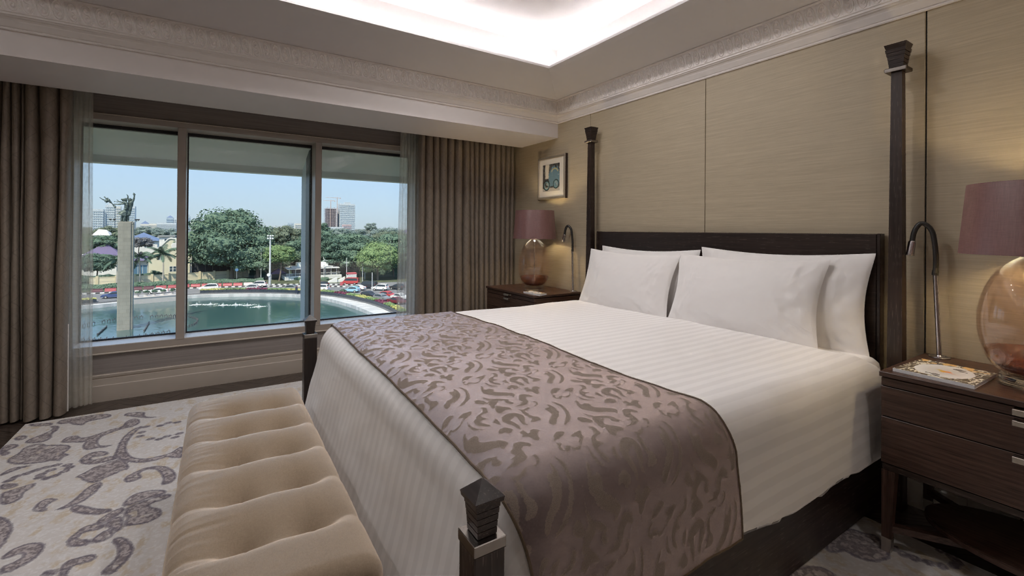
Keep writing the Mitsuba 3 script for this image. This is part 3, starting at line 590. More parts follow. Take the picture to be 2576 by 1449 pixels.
m, uv = drape([1.455, 1.487, 1.512, 1.545, 1.570, 1.600, 1.640], [1.415, 1.452, 1.492, 1.528, 1.56, 1.60, 1.640], 4.225, .034, .03, 2.55, .0, 9)
k = curtain('sheer_curtain', 'translucent sheer curtain bunched beside the right curtain', 'sheer curtain', m, uv, SHEER)
for y in (4.11, 4.20):
    k = thing('curtain_rail', 'curtain rail hidden above the bulkhead, '+('nearer the room' if y < 4.15 else 'nearer the glass'), 'curtain rail')
    add('rail', box(XL, XR, y-.012, y+.012, 2.585, 2.62), COTTON, k)

# ================================================================== nightstands
def nightstand(yc, label):
    k = thing('nightstand', label, 'nightstand'); x0, x1, y0, y1 = 2.20, XR-.004, yc-.395, yc+.395
    add('top', box(x0-.012, x1, y0-.004, y1+.004, .692, .712, .0025), WOODY, k)
    add('case', cat([box(x0+.022, x1, y0+.004, y1-.004, .352, .686)]), WOODX, k)
    add('top_drawer', box(x0, x0+.02, y0, y1, .6565, .6875, .0015), WOODY, k)
    d1 = add('drawer', box(x0, x0+.02, y0, y1, .5375, .6535, .0015), WOODY, k)
    d2 = add('drawer', box(x0, x0+.02, y0, y1, .355, .5345, .0015), WOODY, k)
    def handle(parent, z, up):
        h = .038; y = yc
        m = cat([box(x0-.034, x0-.0005, y-h, y+h, z-.004, z, .0012), box(x0-.034, x0-.030, y-h, y+h, z-.020, z-.001, .001), box(x0-.003, x0+.001, y-h, y+h, z-.018, z-.001, .001)])
        m2 = cat([box(x0-.034, x0-.0005, y-h, y-h+.012, z-.004, z, .0012), box(x0-.034, x0-.0005, y+h-.012, y+h, z-.004, z, .0012), box(x0-.034, x0-.026, y-h, y+h, z-.018, z-.001, .0012)])
        add('handle', m if up else m2, STEEL, parent, label='small square metal pull')
    handle(k+'__top_drawer', .687, True); handle(d1, .6505, False); handle(d2, .5335, True)
    add('apron', cat([box(x0+.004, x0+.024, y0+.004, y1-.004, .328, .3515, .001), box(x0+.004, x1, y0+.004, y0+.024, .328, .3515, .001), box(x0+.004, x1, y1-.024, y1-.004, .328, .3515, .001)]), BEDWOOD, k)
    for lx, sx in ((x0+.002, 1), (x1-.002, -1)):
        for ly, sy in ((y0+.002, 1), (y1-.002, -1)):
            def leg(w0, z0, w1, z1): return hull([(lx+sx*a, ly+sy*b, z) for w, z in ((w0, z0), (w1, z1)) for a in (0, w) for b in (0, w)])
            g = add('leg', leg(.030, .062, .042, .328), WOODZ, k)
            add('foot_cap', leg(.0285, .0095, .0315, .064), STEEL, g)
    # crossed stretcher that carries an oval shelf
    xc = (x0+x1)/2; S = []
    for sx, sy in ((1, 1), (1, -1), (-1, 1), (-1, -1)):
        a = np.array([xc+sx*.228, yc+sy*.372]); b = np.array([xc+sx*.03, yc+sy*.06]); d = (b-a)/np.linalg.norm(b-a); nrm = np.array([-d[1], d[0]])*.014
        S.append(hull([(*(q+s*nrm), z) for q in (a, b) for s in (-1, 1) for z in (.088, .112)]))
    for q in S: add('stretcher', q, WOODY, k)
    e = shapely.affinity.scale(Point(xc, yc).buffer(1, 48), .205, .325)
    add('shelf', cat([extrude(e, .018, .114), extrude(e.buffer(-.004), .004, .131)]), WOODY, k)
    return k
nightstand(.322, 'dark wood nightstand with three drawers on the near side of the bed')
nightstand(3.458, 'dark wood nightstand on the far side of the bed beside the curtain')

# ================================================================== table lamps
def f_shade(p, n, uv):
    t = noise(uv.x*900, uv.y*40)*.6+noise(uv.x*60, uv.y*900)*.4
    return mix((.125, .060, .057), (.175, .085, .081), t)
SHADE = M('mauve_silk', prin(proc(f_shade), .33, specular=1.0, sheen=.5))
LINING = M('cream_lining', prin((.80, .74, .62), .7))
VASEG = M('rose_glass', {'type': 'thindielectric', 'int_ior': 1.5, 'specular_transmittance': rgb(.905, .81, .775)})
AMBER = M('dark_amber_glass', {'type': 'thindielectric', 'int_ior': 1.5, 'specular_transmittance': rgb(.26, .14, .105)})
TINT = M('brown_glass', {'type': 'thindielectric', 'int_ior': 1.5, 'specular_transmittance': rgb(.80, .62, .55)})
CLEAR = M('clear_glass', {'type': 'dielectric', 'int_ior': 1.5})
BULBM = M('bulb_glass', prin((.9, .88, .8), .4))
def table_lamp(x, y, label):
    k = thing('table_lamp', label, 'lamp'); c = (x, y, 0)
    add('base', lathe([(0, .7125), (.086, .7125), (.0885, .715), (.0885, .727), (.0865, .729), (.0865, .731), (.0895, .734), (.0895, .745), (.087, .748), (.07, .749), (0, .749)], 64, c), CLEAR, k, label='clear round glass foot', smooth=40)
    prof = spline([(.066, .750), (.105, .775), (.133, .835), (.1475, .915), (.142, .995), (.119, 1.075), (.082, 1.135), (.046, 1.165), (.030, 1.176)], 44)
    add('vase', lathe(prof, 72, c), VASEG, k, label='rose tinted glass body', smooth=True)
    bot = [(0, .7565), (.064, .7565), (.084, .768), (.098, .7805), (.080, .785), (.04, .779), (0, .778)]
    add('vase_bottom', lathe(bot, 64, c), AMBER, k, label='thick dark amber bottom', smooth=True)
    bot = spline([(0, .786), (.05, .786), (.104, .790), (.126, .828), (.1275, .835), (.09, .806), (.04, .797), (0, .795)], 30)
    add('vase_heel', lathe(bot, 64, c), TINT, k, label='paler brown heel of the glass', smooth=True)
    add('rod', tube([(x, y, .80), (x, y, 1.17)], .0042, 10), STEEL, k)
    add('neck', lathe([(0, 1.172), (.034, 1.172), (.036, 1.176), (.030, 1.186), (.012, 1.196), (.010, 1.222), (.017, 1.226), (.017, 1.252), (0, 1.254)], 32, c), STEEL, k, smooth=30)
    r0, r1, z0, z1 = .1975, .176, 1.180, 1.436
    a = np.linspace(0, 2*PI, 97); Z = np.array([z0, z0+.003, z1-.003, z1]); R = np.array([r0, r0, r1, r1])
    P = np.stack([x+R[None, :]*np.cos(a)[:, None], y+R[None, :]*np.sin(a)[:, None], np.broadcast_to(Z, (97, 4))], -1)
    s = add('lamp_shade', grid(P), SHADE, k, uv=np.stack(np.meshgrid(a*.19, Z, indexing='ij'), -1).reshape(-1, 2), smooth=True, label='mauve silk drum shade')
    add('lining', lathe([(r0-.0005, z0), (r0-.0025, z0+.0005), (r1-.0025, z1-.0005), (r1-.0005, z1)], 96, c), LINING, s, smooth=40)
    sp = [tube([(x+.012*math.cos(q), y+.012*math.sin(q), 1.255), (x+(r1-.003)*math.cos(q), y+(r1-.003)*math.sin(q), 1.415)], .0016, 6) for q in (.5, .5+2*PI/3, .5+4*PI/3)]
    for q in sp: add('shade_spoke', q, STEEL, s)
    b = lathe([(0, 1.255), (.012, 1.257), (.018, 1.272), (.029, 1.30), (.030, 1.318), (.021, 1.338), (0, 1.346)], 20, c)
    add('bulb', b, BULBM, k, smooth=True, emitter={'type': 'area', 'radiance': rgb(*BULB)})
table_lamp(2.43, .348, 'glass table lamp with mauve drum shade on the near nightstand')
table_lamp(2.43, 3.386, 'glass table lamp with mauve drum shade on the far nightstand by the curtain')
# ------------------------------------------------------------------ reading lamps
def reading_lamp(x, y, label, s=1):
    k = thing('reading_lamp', label, 'reading lamp')
    add('base', lathe([(0, .7125), (.036, .7125), (.037, .715), (.035, .717), (.012, .718), (.0095, .722), (0, .722)], 32, (x, y, 0)), CHROME, k, smooth=30)
    add('pole', tube([(x, y, .72), (x+.002, y+.016, 1.085)], .0085, 14), CHROME, k, smooth=30)
    C = spline([(x+.002, y+.016, 1.07), (x, y+.013, 1.16), (x-.004, y+.019, 1.235), (x-.012, y+.037, 1.287), (x-.020, y+.056, 1.299), (x-.028, y+.074, 1.276), (x-.032, y+.083, 1.236), (x-.034, y+.085, 1.216)], 40)
    add('flexible_arm', tube(C, np.r_[np.full(3, .0118), np.full(37, .0100)], 12), RUBBER, k, label='black flexible gooseneck', smooth=40)
    e = C[-1]; d = C[-1]-C[-3]; d /= np.linalg.norm(d)
    h = add('lamp_head', tube([e-d*.004, e, e+d*.001, e+d*.055, e+d*.056, e+d*.062], [.0105, .0125, .0135, .0145, .0155, .0155], 20), CHROME, k, smooth=35)
reading_lamp(2.657, .659, 'chrome gooseneck reading lamp rising from the near nightstand beside the bed post')
reading_lamp(2.668, 3.122, 'chrome gooseneck reading lamp rising from the far nightstand')

# ------------------------------------------------------------------ magazines
def f_cover(p, n, uv):
    u, v = uv.x, uv.y
    q = noise(u*17, v*13)+.5*noise(u*31+3, v*25); sw = dr.abs(noise(u*7+2, v*6+5)-.5)
    bg = mix((.105, .080, .055), (.80, .74, .60), smoothstep(.05, .03, dr.abs(q-.75)-.085))
    bg = mix(bg, (.78, .52, .20), smoothstep(.55, .62, noise(u*13+7, v*13+1))*smoothstep(.7, .9, v))
    e = dr.sqrt(dr.square((u-.5)/.37)+dr.square((v-.46)/.40))
    e = e+.05*(noise(u*9, v*9)-.5)
    oval = mix((.72, .68, .62), (.86, .84, .80), smoothstep(.2, .9, e))
    bl = smoothstep(.6, .1, dr.sqrt(dr.square((u-.53)/.28)+dr.square((v-.44+(u-.5)*.25)/.13))+.5*(noise(u*14, v*20)-.5))
    oval = mix(oval, mix((.72, .55, .06), (.78, .25, .07), smoothstep(.42, .58, u+.3*(v-.44))), bl)
    return mix(oval, bg, smoothstep(.97, 1.0, e))
COVER = M('printed_cover', prin(proc(f_cover), .28, specular=.5))
PAGES = M('paper_edges', prin((.72, .71, .72), .7))
INK = M('print_ink', prin((.05, .04, .04), .5))
def magazine(corners, label):
    """corners: spine-left, front-right, back-right, back-left on the table top."""
    C = np.asarray(corners, float); z0, t = .7122, .0125; k = thing('magazine', label, 'magazine')
    Q = Polygon(C)
    add('pages', extrude(Q.buffer(-.0015), t-.0012, z0+.0004), PAGES, k)
    n = 12; S, Tt = np.meshgrid(np.linspace(0, 1, n), np.linspace(0, 1, n), indexing='ij')
    B = ((1-S)*(1-Tt))[..., None]*C[0]+(S*(1-Tt))[..., None]*C[1]+(S*Tt)[..., None]*C[2]+((1-S)*Tt)[..., None]*C[3]
    P = np.concatenate([B, np.full((n, n, 1), z0+t)], -1)
    c = add('cover', grid(P, False), COVER, k, uv=np.stack([S, Tt], -1).reshape(-1, 2), smooth=True)
    add('spine', extrude(LineString([C[0], C[1]]).buffer(.0012, cap_style=2), t, z0), PAGES, k)
    add('back_cover', extrude(Q, .0004, z0-.0001), PAGES, k)
    # handwritten looking title, too small to be read
    ex, ey = C[1]-C[0], C[3]-C[0]
    def at(u, v): q = C[0]+u*ex+v*ey; return (q[0], q[1], z0+t+.0003)
    for (u0, v0, w, h, cnt) in ((.52, .70, .16, .05, 9), (.62, .62, .10, .02, 8), (.36, .17, .18, .03, 12), (.46, .10, .10, .02, 8)):
        s = np.linspace(0, 1, cnt*6)
        L = [at(u0+w*q+.012*math.sin(2*PI*cnt*q), v0+h*math.cos(2*PI*cnt*q)*(.6+.4*math.sin(7*q+u0*9))) for q in s]
        add('lettering', tube(L, .0006, 4), INK, k)
magazine([(2.231, .690), (2.217, .457), (2.488, .452), (2.504, .675)], 'magazine with an oval picture on the cover on the near nightstand')
magazine([(2.228, 3.263), (2.235, 3.034), (2.335, 3.07), (2.328, 3.298)], 'magazine lying flat on the far nightstand in front of the lamp')

# ------------------------------------------------------------------ framed picture
def f_art(p, n, uv):
    u, v = uv.x, uv.y; q = fbm(u*7, v*7, 4, 3); r = noise(u*16, v*16)
    c = mix((.030, .028, .030), (.10, .10, .09), smoothstep(.45, .7, q))
    c = mix(c, (.62, .56, .46), smoothstep(.13, .10, dr.abs(u-.27)+.05*(r-.5))*smoothstep(.45, .50, v)*smoothstep(1.02, .98, v))
    c = mix(c, (.115, .20, .25), smoothstep(.36, .33, dr.sqrt(dr.square(u-.70)+dr.square((v-.52)*.9))+.12*(r-.5)))
    c = mix(c, (.36, .34, .20), smoothstep(.035, .02, dr.abs(dr.sqrt(dr.square((u-.72)*1.0)+dr.square(v-.60))-.22))*smoothstep(.68, .72, v))
    c = mix(c, (.40, .37, .33), smoothstep(.16, .12, v+.06*(r-.5)))
    for cx, cy, R in ((.24, .22, .17), (.80, .25, .15)):
        d = dr.sqrt(dr.square(u-cx)+dr.square(v-cy))
        c = mix(c, (.30, .35, .35), smoothstep(R, R-.02, d)*smoothstep(.45, .6, r)*.8)
        c = mix(c, (.02, .03, .035), smoothstep(.03, .018, dr.abs(d-R)))
        c = mix(c, (.12, .24, .27), smoothstep(.02, .012, dr.abs(d-R*.8)))
    return mix(c, (.55, .60, .60), smoothstep(.88, .93, noise(u*30+5, v*12))*.4)
ART = M('painted_print', prin(proc(f_art), .5))
k = thing('framed_picture', 'small framed blue and black print on the wall above the far lamp', 'framed picture')
y0, y1, z0, z1 = 3.262, 3.686, 1.560, 1.973; w = .022
fr = {'frame': [(y0, y1, z1-w, z1), (y0, y1, z0, z0+w), (y0, y0+w, z0+w, z1-w), (y1-w, y1, z0+w, z1-w)]}
for a in fr['frame']: add('frame_bar', box(XR-.034, XR-.004, *a, .004), M('silver_frame', prin((.52, .47, .40), .3, metallic=.75)) if 'material_silver_frame' not in scene else 'material_silver_frame', k)
for a, b in ((y0-.003, y0-.0002), (y1+.0002, y1+.003)): add('frame_side', box(XR-.026, XR-.001, a, b, z0-.002, z1+.002), BEDWOODZ, k)
add('mat_board', box(XR-.020, XR-.012, y0+w, y1-w, z0+w, z1-w), M('mat_board', prin((.62, .58, .52), .8)), k)
P = np.array([[[XR-.0215, 3.615, 1.635], [XR-.0215, 3.615, 1.897]], [[XR-.0215, 3.355, 1.635], [XR-.0215, 3.355, 1.897]]])
g = extrude(Polygon([(3.355, 1.635), (3.615, 1.635), (3.615, 1.897), (3.355, 1.897)]), .0015); g = axes(g, (0, 1, 0), (0, 0, 1), (1, 0, 0), (XR-.0215, 0, 0))
add('print', g, ART, k, uv=np.stack([(3.615-g.vertices[:, 1])/.26, (g.vertices[:, 2]-1.635)/.262], -1))
# ------------------------------------------------------------------ wall socket and cords under the near nightstand
k = thing('wall_socket', 'white socket plate on the baseboard behind the near nightstand', 'wall socket')
add('plate', box(XR-.028, XR-.0185, .42, .575, .066, .135, .003), M('white_plastic', prin((.55, .53, .50), .4)), k)
add('socket_face', box(XR-.031, XR-.0282, .44, .50, .078, .124, .002), 'material_white_plastic', k)
add('plug', box(XR-.055, XR-.0312, .455, .485, .088, .112, .006), RUBBER, k)
C = spline([(XR-.055, .47, .10), (XR-.09, .46, .06), (XR-.06, .40, .012), (XR-.05, .30, .02), (XR-.03, .28, .2), (XR-.032, .28, .33)], 40)
add('power_cord', tube(C, .004, 6), RUBBER, label='black lamp cord behind the near nightstand', cat='cord')
C = spline([(XR-.03, .40, .33), (XR-.032, .41, .16), (XR-.075, .40, .02), (XR-.10, .33, .008), (XR-.06, .24, .01), (XR-.03, .20, .05), (XR-.03, .19, .33)], 50)
add('power_cord', tube(C, .004, 6), RUBBER, label='looped black cord on the floor behind the oval shelf', cat='cord')

# ================================================================== outside: the roundabout seen from the fifth floor
GZ, WZ = -14.68, -15.67                       # street level and water level
rng = np.random.default_rng(7)
CONC = M('facade_concrete', prin((.74, .78, .74), .7))
struct('canopy', cat([hull([(x, y, z) for x in (-6, 8) for y, z in ((YW+.19, 1.99), (YW+.19, 2.3), (5.0, 1.835), (5.0, 2.1))]), box(-6, 8, 4.97, 5.07, 1.782, 2.1, .004)]), CONC)
struct('fin_wall', cat([box(.700, .760, 4.735, 5.03, -1.0, 1.97, .006)]), M('pale_blue_panel', prin((.55, .62, .66), .6)))
add('fin_frame', box(.697, .764, YW+.191, 4.735, -1.0, 1.98, .004), M('dark_panel', prin((.06, .08, .085), .45)), 'fin_wall')
def f_asphalt(p, n, uv): return mix((.120, .128, .140), (.165, .172, .182), fbm(p.x*.25, p.y*.25, 1, 3))
ASPH = M('asphalt', prin(proc(f_asphalt), .85))
def f_earth(p, n, uv): return mix((.03, .05, .03), (.085, .095, .06), fbm(p.x*.08, p.y*.08, 7, 4))
EARTH = M('planted_earth', prin(proc(f_earth), .9))
PAVE = M('pale_paving', prin((.42, .41, .40), .8))
def curve(P, n=60): return spline(np.array(P)*1.8, n)
WATER_EDGE = curve([(-26, 62), (-18, 68.5), (-11.6, 70.7), (-7.5, 72.6), (-3.1, 74.4), (.5, 73.8), (4.2, 72.2), (9.4, 67.7), (11.4, 64.2), (12.9, 59.0), (13.8, 52.9), (14.0, 47.5), (12.5, 40), (7, 32), (-3, 28), (-16, 33), (-26, 45), (-29, 55), (-26, 62)], 160)
RIM_EDGE = curve([(-27, 63), (-18.5, 69.5), (-11.8, 71.6), (-7.5, 73.6), (-3.1, 74.9), (.5, 74.2), (4.2, 72.6), (9.6, 68.3), (11.9, 65.7), (13.9, 61.2), (15.3, 55.8), (15.8, 49.3), (14.6, 40), (8, 30.5), (-3, 26.5), (-17, 31.5), (-28, 44), (-31, 55), (-27, 63)], 160)
PW, PR = Polygon(WATER_EDGE).buffer(0), Polygon(RIM_EDGE).buffer(0)
big = Polygon([(-600, 12), (700, 12), (700, 1500), (-600, 1500)])
road = Polygon([(-120, 40), (130, 40), (110, 128), (60, 132), (38, 138), (11, 147.5), (-60, 151), (-120, 151)])
struct('ground', cat([extrude(big.difference(PR).difference(road), .8, GZ-.8)]), EARTH)
struct('road', extrude(road.difference(PR), .8, GZ-.8), ASPH)
def f_water(p, n, uv): return (fbm(p.x*1.1, p.y*.8, 0, 3)-.5)*.13+(noise(p.x*3.2, p.y*2.6)-.5)*.05
WATER = M('pond_water', two({'type': 'bumpmap', 'arbitrary': proc(f_water, .05), 'scale': .16, 'bsdf': {'type': 'principled', 'base_color': rgb(.030, .072, .074), 'roughness': .10, 'specular': 1.0}}))
wm = extrude(PW.buffer(.3), .3, WZ-.3)
add('pond_water', wm, WATER, label='dark green water of the round pond below the window', cat='water', kind='stuff')
def f_rim(p, n, uv): return mix((.40, .42, .43), (.52, .54, .55), smoothstep(.4, .6, fbm(p.x*.5+p.y*.9, p.y*2.2, 0, 3)))
struct('pond_rim', extrude(PR.difference(PW), .75, WZ-.05), M('pond_rim_stone', prin(proc(f_rim), .6)))

ORD = 'first second third fourth fifth sixth seventh eighth ninth tenth eleventh twelfth thirteenth fourteenth fifteenth'.split()
# ------------------------------------------------------------------ foliage
def leafy(r0, r1, r2, g0, g1, g2):
    def f(p, n, uv): return mix((r0, r1, r2), (g0, g1, g2), dr.clip(.55*noise(p.x*.9, p.y*.9, p.z*.9)+.6*noise(p.x*5, p.y*5, p.z*5)-.1, 0, 1))
    return f
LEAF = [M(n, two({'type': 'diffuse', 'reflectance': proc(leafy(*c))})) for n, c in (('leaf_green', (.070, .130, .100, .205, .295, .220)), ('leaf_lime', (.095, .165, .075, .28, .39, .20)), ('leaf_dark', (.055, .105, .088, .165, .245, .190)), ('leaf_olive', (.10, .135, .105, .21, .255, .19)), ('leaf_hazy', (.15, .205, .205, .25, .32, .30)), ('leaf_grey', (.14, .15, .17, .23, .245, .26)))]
BARK = M('bark', prin((.20, .17, .14), .9))
def cards(P, N, size, rg, bend=.35):
    """Little folded leaf sprays at the points P, facing along N."""
    n = len(P); N = N/np.linalg.norm(N, axis=1, keepdims=True)
    A = np.cross(N, rg.normal(size=(n, 3))); A /= np.linalg.norm(A, axis=1, keepdims=True); B = np.cross(N, A)
    s = (size*rg.uniform(.6, 1.3, n))[:, None]; w = s*.5
    tip = P+A*s-N*s*bend; tail = P-A*s-N*s*bend; l = P+B*w; r = P-B*w
    V = np.stack([tip, l, tail, r], 1).reshape(-1, 3); k = np.arange(n)[:, None]*4
    F = np.concatenate([k+[0, 1, 3], k+[1, 2, 3]], 1).reshape(-1, 3)
    return trimesh.Trimesh(V, F, process=False)
def crown(c, rx, rz, n, seed, size=None, flat=.55):
    """A tree's crown: boughs of foliage on an uneven dome."""
    g = np.random.default_rng(seed); n = int(n*1.75); nb = max(12, min(60, n//110)); out = []; core = []
    fz = 1-(1+flat)*(np.arange(nb)+.5)/nb; fa = np.arange(nb)*2.39996+g.uniform(0, 6); d = np.stack([np.sqrt(1-fz**2)*np.cos(fa), np.sqrt(1-fz**2)*np.sin(fa), fz], -1)+g.normal(size=(nb, 3))*.10
    q = d*g.uniform(.58, .80, (nb, 1))*[rx, rx*.9, rz]
    R = g.uniform(.24, .42, nb)*min(rx, rz*1.2); w = R**2; cnt = np.maximum(8, (n*w/w.sum()).astype(int))
    for i in range(nb):
        u = g.normal(size=(cnt[i], 3)); u /= np.linalg.norm(u, axis=1, keepdims=True)
        p = q[i]+u*R[i]*g.uniform(.70, 1.18, (cnt[i], 1))*[1.2, 1.15, np.where(u[:, 2:] < 0, .62, .85)[0, 0]]
        out.append((p, u*[.7, .7, 1]+g.normal(size=u.shape)*.45+[0, 0, .3]))
        s = ico(np.array([1.05, 1.0, .66])*R[i]*.74, (0, 0, 0), 2); s.vertices *= (.8+.5*meshkit.noise(s.vertices/R[i]*3+seed, i))[:, None]; s.apply_translation(q[i]); core.append(s)
    P = np.vstack([o[0] for o in out]); N = np.vstack([o[1] for o in out])
    s = ico((rx*.5, rx*.45, rz*.45), (0, 0, 0), 2); s.vertices *= (.8+.5*meshkit.noise(s.vertices/rx*5, seed))[:, None]; core.append(s)
    m = cat(core+[cards(P, N, size or .13*min(rx, rz)**.5*1.15, g)]); m.apply_translation(c)
    return m
def tree(x, y, z, rx, rz, tone, n, label, group, seed):
    k = thing('tree', label, 'tree', group)
    g = np.random.default_rng(seed+500)
    add('crown', crown((x, y, z), rx, rz, n, seed), LEAF[tone], k, kind='stuff')
    b = np.array([x+g.uniform(-.4, .4), y-.3, GZ]); t = np.array([x, y, z])
    add('trunk', tube(spline([b, b*.6+t*.4+[g.uniform(-.3, .3), 0, 0], t+[0, 0, rz*.3]], 8), np.linspace(.32, .14, 8)*max(.6, rx/6), 8), BARK, k)
    return k
TREES = [(3.8, 167.4, -3.8, 10.6, 10.8, 0, 10000, 'huge dark green domed tree filling the middle window pane', None),
 (10.3, 163.8, -8.8, 7.4, 5.3, 0, 3500, 'low spreading tree at the right foot of the huge domed tree', None),
 (22.7, 212.4, -3.3, 9.5, 5.7, 3, 3200, 'grey-green tree behind the tall floodlight mast', None),
 (15.9, 154.8, -6.9, 4.0, 3.4, 1, 2200, 'small light green tree right behind the floodlight mast', None),
 (21.5, 162.0, -6.0, 4.1, 4.1, 0, 2000, 'green tree at the right edge of the middle pane behind the pavilion', None),
 (30.2, 167.4, -5.8, 3.9, 6.0, 2, 2400, 'dark tree at the left edge of the right pane behind the wind turbine', None),
 (34.1, 160.0, -7.3, 5.0, 5.9, 2, 2800, 'dark tree behind the red topped kiosk', None),
 (40.9, 174.6, -5.1, 6.1, 5.9, 0, 2800, 'tall green tree in the middle of the right pane', None),
 (39.5, 154.8, -8.0, 5.3, 5.2, 0, 2800, 'green tree between the kiosk and the street lamp with a square sign', None),
 (42.6, 144.0, -8.1, 6.3, 5.6, 1, 3800, 'broad yellow-green tree at the right of the right pane', None),
 (49.8, 151.2, -6.0, 5.6, 6.2, 0, 2600, 'dense green tree beside the right sheer curtain', None),
 (51.4, 144.0, -8.1, 5.5, 6.5, 2, 2000, 'dark tree seen through the right sheer curtain', None)]
TREES += [(27.0, 176.0, -8.2, 6.5, 5.2, 2, 2600, 'shaded tree behind the pavilion roof', None), (46.0, 182.0, -6.6, 8.0, 6.2, 2, 3000, 'big dark tree filling the gap behind the tall green tree of the right pane', None),
 (57.0, 176.0, -6.5, 8.0, 6.5, 0, 2600, 'tree behind the dense green tree near the right sheer curtain', None), (33.5, 190.0, -4.6, 8.0, 5.4, 0, 2600, 'wide tree at the back left of the right pane', None), (62.0, 200.0, -4.5, 9.0, 6.0, 3, 2000, 'olive tree at the back right of the right pane', None),
 (-30.0, 178.0, -9.6, 4.2, 3.4, 2, 2000, 'low dark tree in front of the purple roof left of the column', None), (-3.0, 182.0, -8.0, 5.0, 5.0, 2, 2400, 'dark tree between the cream house and the huge domed tree', None)]
for i, t in enumerate(TREES): tree(*t[:8], t[8], 20+i)
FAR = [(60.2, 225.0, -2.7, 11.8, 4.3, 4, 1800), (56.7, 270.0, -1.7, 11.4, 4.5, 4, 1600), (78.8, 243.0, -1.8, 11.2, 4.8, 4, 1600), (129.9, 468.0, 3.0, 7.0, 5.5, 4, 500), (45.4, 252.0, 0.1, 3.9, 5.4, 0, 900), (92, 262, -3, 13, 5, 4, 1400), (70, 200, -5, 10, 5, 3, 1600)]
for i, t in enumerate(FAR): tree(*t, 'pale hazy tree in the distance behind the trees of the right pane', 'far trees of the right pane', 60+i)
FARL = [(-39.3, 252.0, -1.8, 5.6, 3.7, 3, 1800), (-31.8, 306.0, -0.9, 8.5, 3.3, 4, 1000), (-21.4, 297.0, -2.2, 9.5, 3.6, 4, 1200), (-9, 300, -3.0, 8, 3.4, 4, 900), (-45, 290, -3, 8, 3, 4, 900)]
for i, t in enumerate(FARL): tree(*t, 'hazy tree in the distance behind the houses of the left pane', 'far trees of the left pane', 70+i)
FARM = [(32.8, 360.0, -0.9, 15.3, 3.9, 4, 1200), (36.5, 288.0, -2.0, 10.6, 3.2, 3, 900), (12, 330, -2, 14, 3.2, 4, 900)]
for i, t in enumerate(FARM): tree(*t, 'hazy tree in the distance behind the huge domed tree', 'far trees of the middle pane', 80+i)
tree(-32.2, 201.6, -5.1, 3.6, 4.2, 0, 2200, 'green tree between the left sheer curtain and the tall column', None, 90)
tree(-7.6, 216.0, -2.8, 3.3, 2.4, 1, 900, 'light green tree top beside the first mullion', None, 91)
tree(-24.9, 219.6, -4.6, 4.0, 2.7, 5, 1200, 'greyish tree in front of the blue hip roof', None, 92)
def shrub(x, y, z, rx, rz, tone, n, label, seed, group=None):
    k = uniq('shrub'); g = np.random.default_rng(seed)
    add('shrub', crown((x, y, z), rx, rz, n, seed, .16), LEAF[tone], None, label, 'shrub', group)
shrub(-15.4, 168.3, -12.9, 1.8, 1.9, 2, 900, 'dark round shrub in front of the cream house', 95)
shrub(-26.6, 167.4, -13.2, 2.6, 1.5, 2, 1300, 'dark shrub left of the tall column behind the cream wall', 96)
shrub(-19.1, 167.4, -13.2, 1.5, 1.5, 0, 700, 'green shrub right of the tall column behind the cream wall', 97)
shrub(26.2, 118.8, GZ+.4, .85, .5, 0, 260, 'small round green shrub beside a white car on the road', 98)
# ------------------------------------------------------------------ palms
def frond(L, droop, az, g, top):
    """One feather-shaped palm leaf: a bent midrib with two rows of hanging leaflets."""
    t = np.linspace(0, 1, 9); el = math.radians(top); r = L*(t*math.cos(el)-.12*t**2*0); z = L*(t*math.sin(el)-droop*t**2.2)
    r = L*np.cumsum(np.r_[0, np.full(8, 1/8)]*np.cos(np.clip(el-droop*2.0*t, -1.4, 1.5))); z = L*np.cumsum(np.r_[0, np.full(8, 1/8)]*np.sin(np.clip(el-droop*2.0*t, -1.4, 1.5)))
    mid = np.stack([r*math.cos(az), r*math.sin(az), z], -1); side = np.array([-math.sin(az), math.cos(az), 0])
    parts = [tube(mid, np.linspace(.05, .012, 9), 4)]; V, F = [], []
    for k in range(34):
        u = .10+.88*k/33; b = np.array([np.interp(u, t, mid[:, i]) for i in range(3)]); tang = mid[min(int(u*8)+1, 8)]-mid[int(u*8) if u < 1 else 7]; tang /= np.linalg.norm(tang)+1e-9
        ll = .62*math.sin(PI*min(1, .18+.82*u))**.7*L*.30+.10
        for s in (-1, 1):
            tip = b+side*s*ll*.72+tang*ll*.45+np.array([0, 0, -ll*g.uniform(.45, .85)]); w = tang*.055
            n0 = len(V); V += [b-w, b+w, (b+tip)/2+w*1.3+[0, 0, ll*.10], tip, (b+tip)/2-w*1.3+[0, 0, ll*.10]]; F += [[n0, n0+1, n0+2], [n0, n0+2, n0+4], [n0+4, n0+2, n0+3]]
    parts.append(trimesh.Trimesh(np.array(V), np.array(F), process=False))
    return cat(parts)
PALMBARK = M('palm_bark', prin((.42, .41, .38), .85))
def palm(x, y, h, L, n, label, seed, brown=False):
    g = np.random.default_rng(seed); k = thing('palm_tree', label, 'palm tree'); top = np.array([x+g.uniform(-.2, .2), y, GZ+h])
    add('trunk', tube(spline([(x, y, GZ-.1), (x+.1, y, GZ+h*.5), top], 10), np.r_[.26, np.linspace(.2, .15, 9)], 10), PALMBARK, k)
    add('crownshaft', tube([top-[0, 0, 1.1], top-[0, 0, .6], top+[0, 0, .15]], [.15, .19, .10], 8), LEAF[1], k)
    for i in range(n):
        m = frond(L*g.uniform(.8, 1.1), g.uniform(.55, .95), 2*PI*i/n*1.0+g.uniform(-.25, .25)+i*2.4, g, g.uniform(5, 75)); m.apply_translation(top)
        add('frond', m, LEAF[2 if i % 3 else 0], k)
palm(-23.0, 160.4, 7.0, 4.9, 15, 'royal palm half hidden behind the left side of the tall column', 101)
palm(-18.4, 162.0, 7.6, 4.6, 13, 'royal palm with yellow-green shaft just right of the tall column', 102)
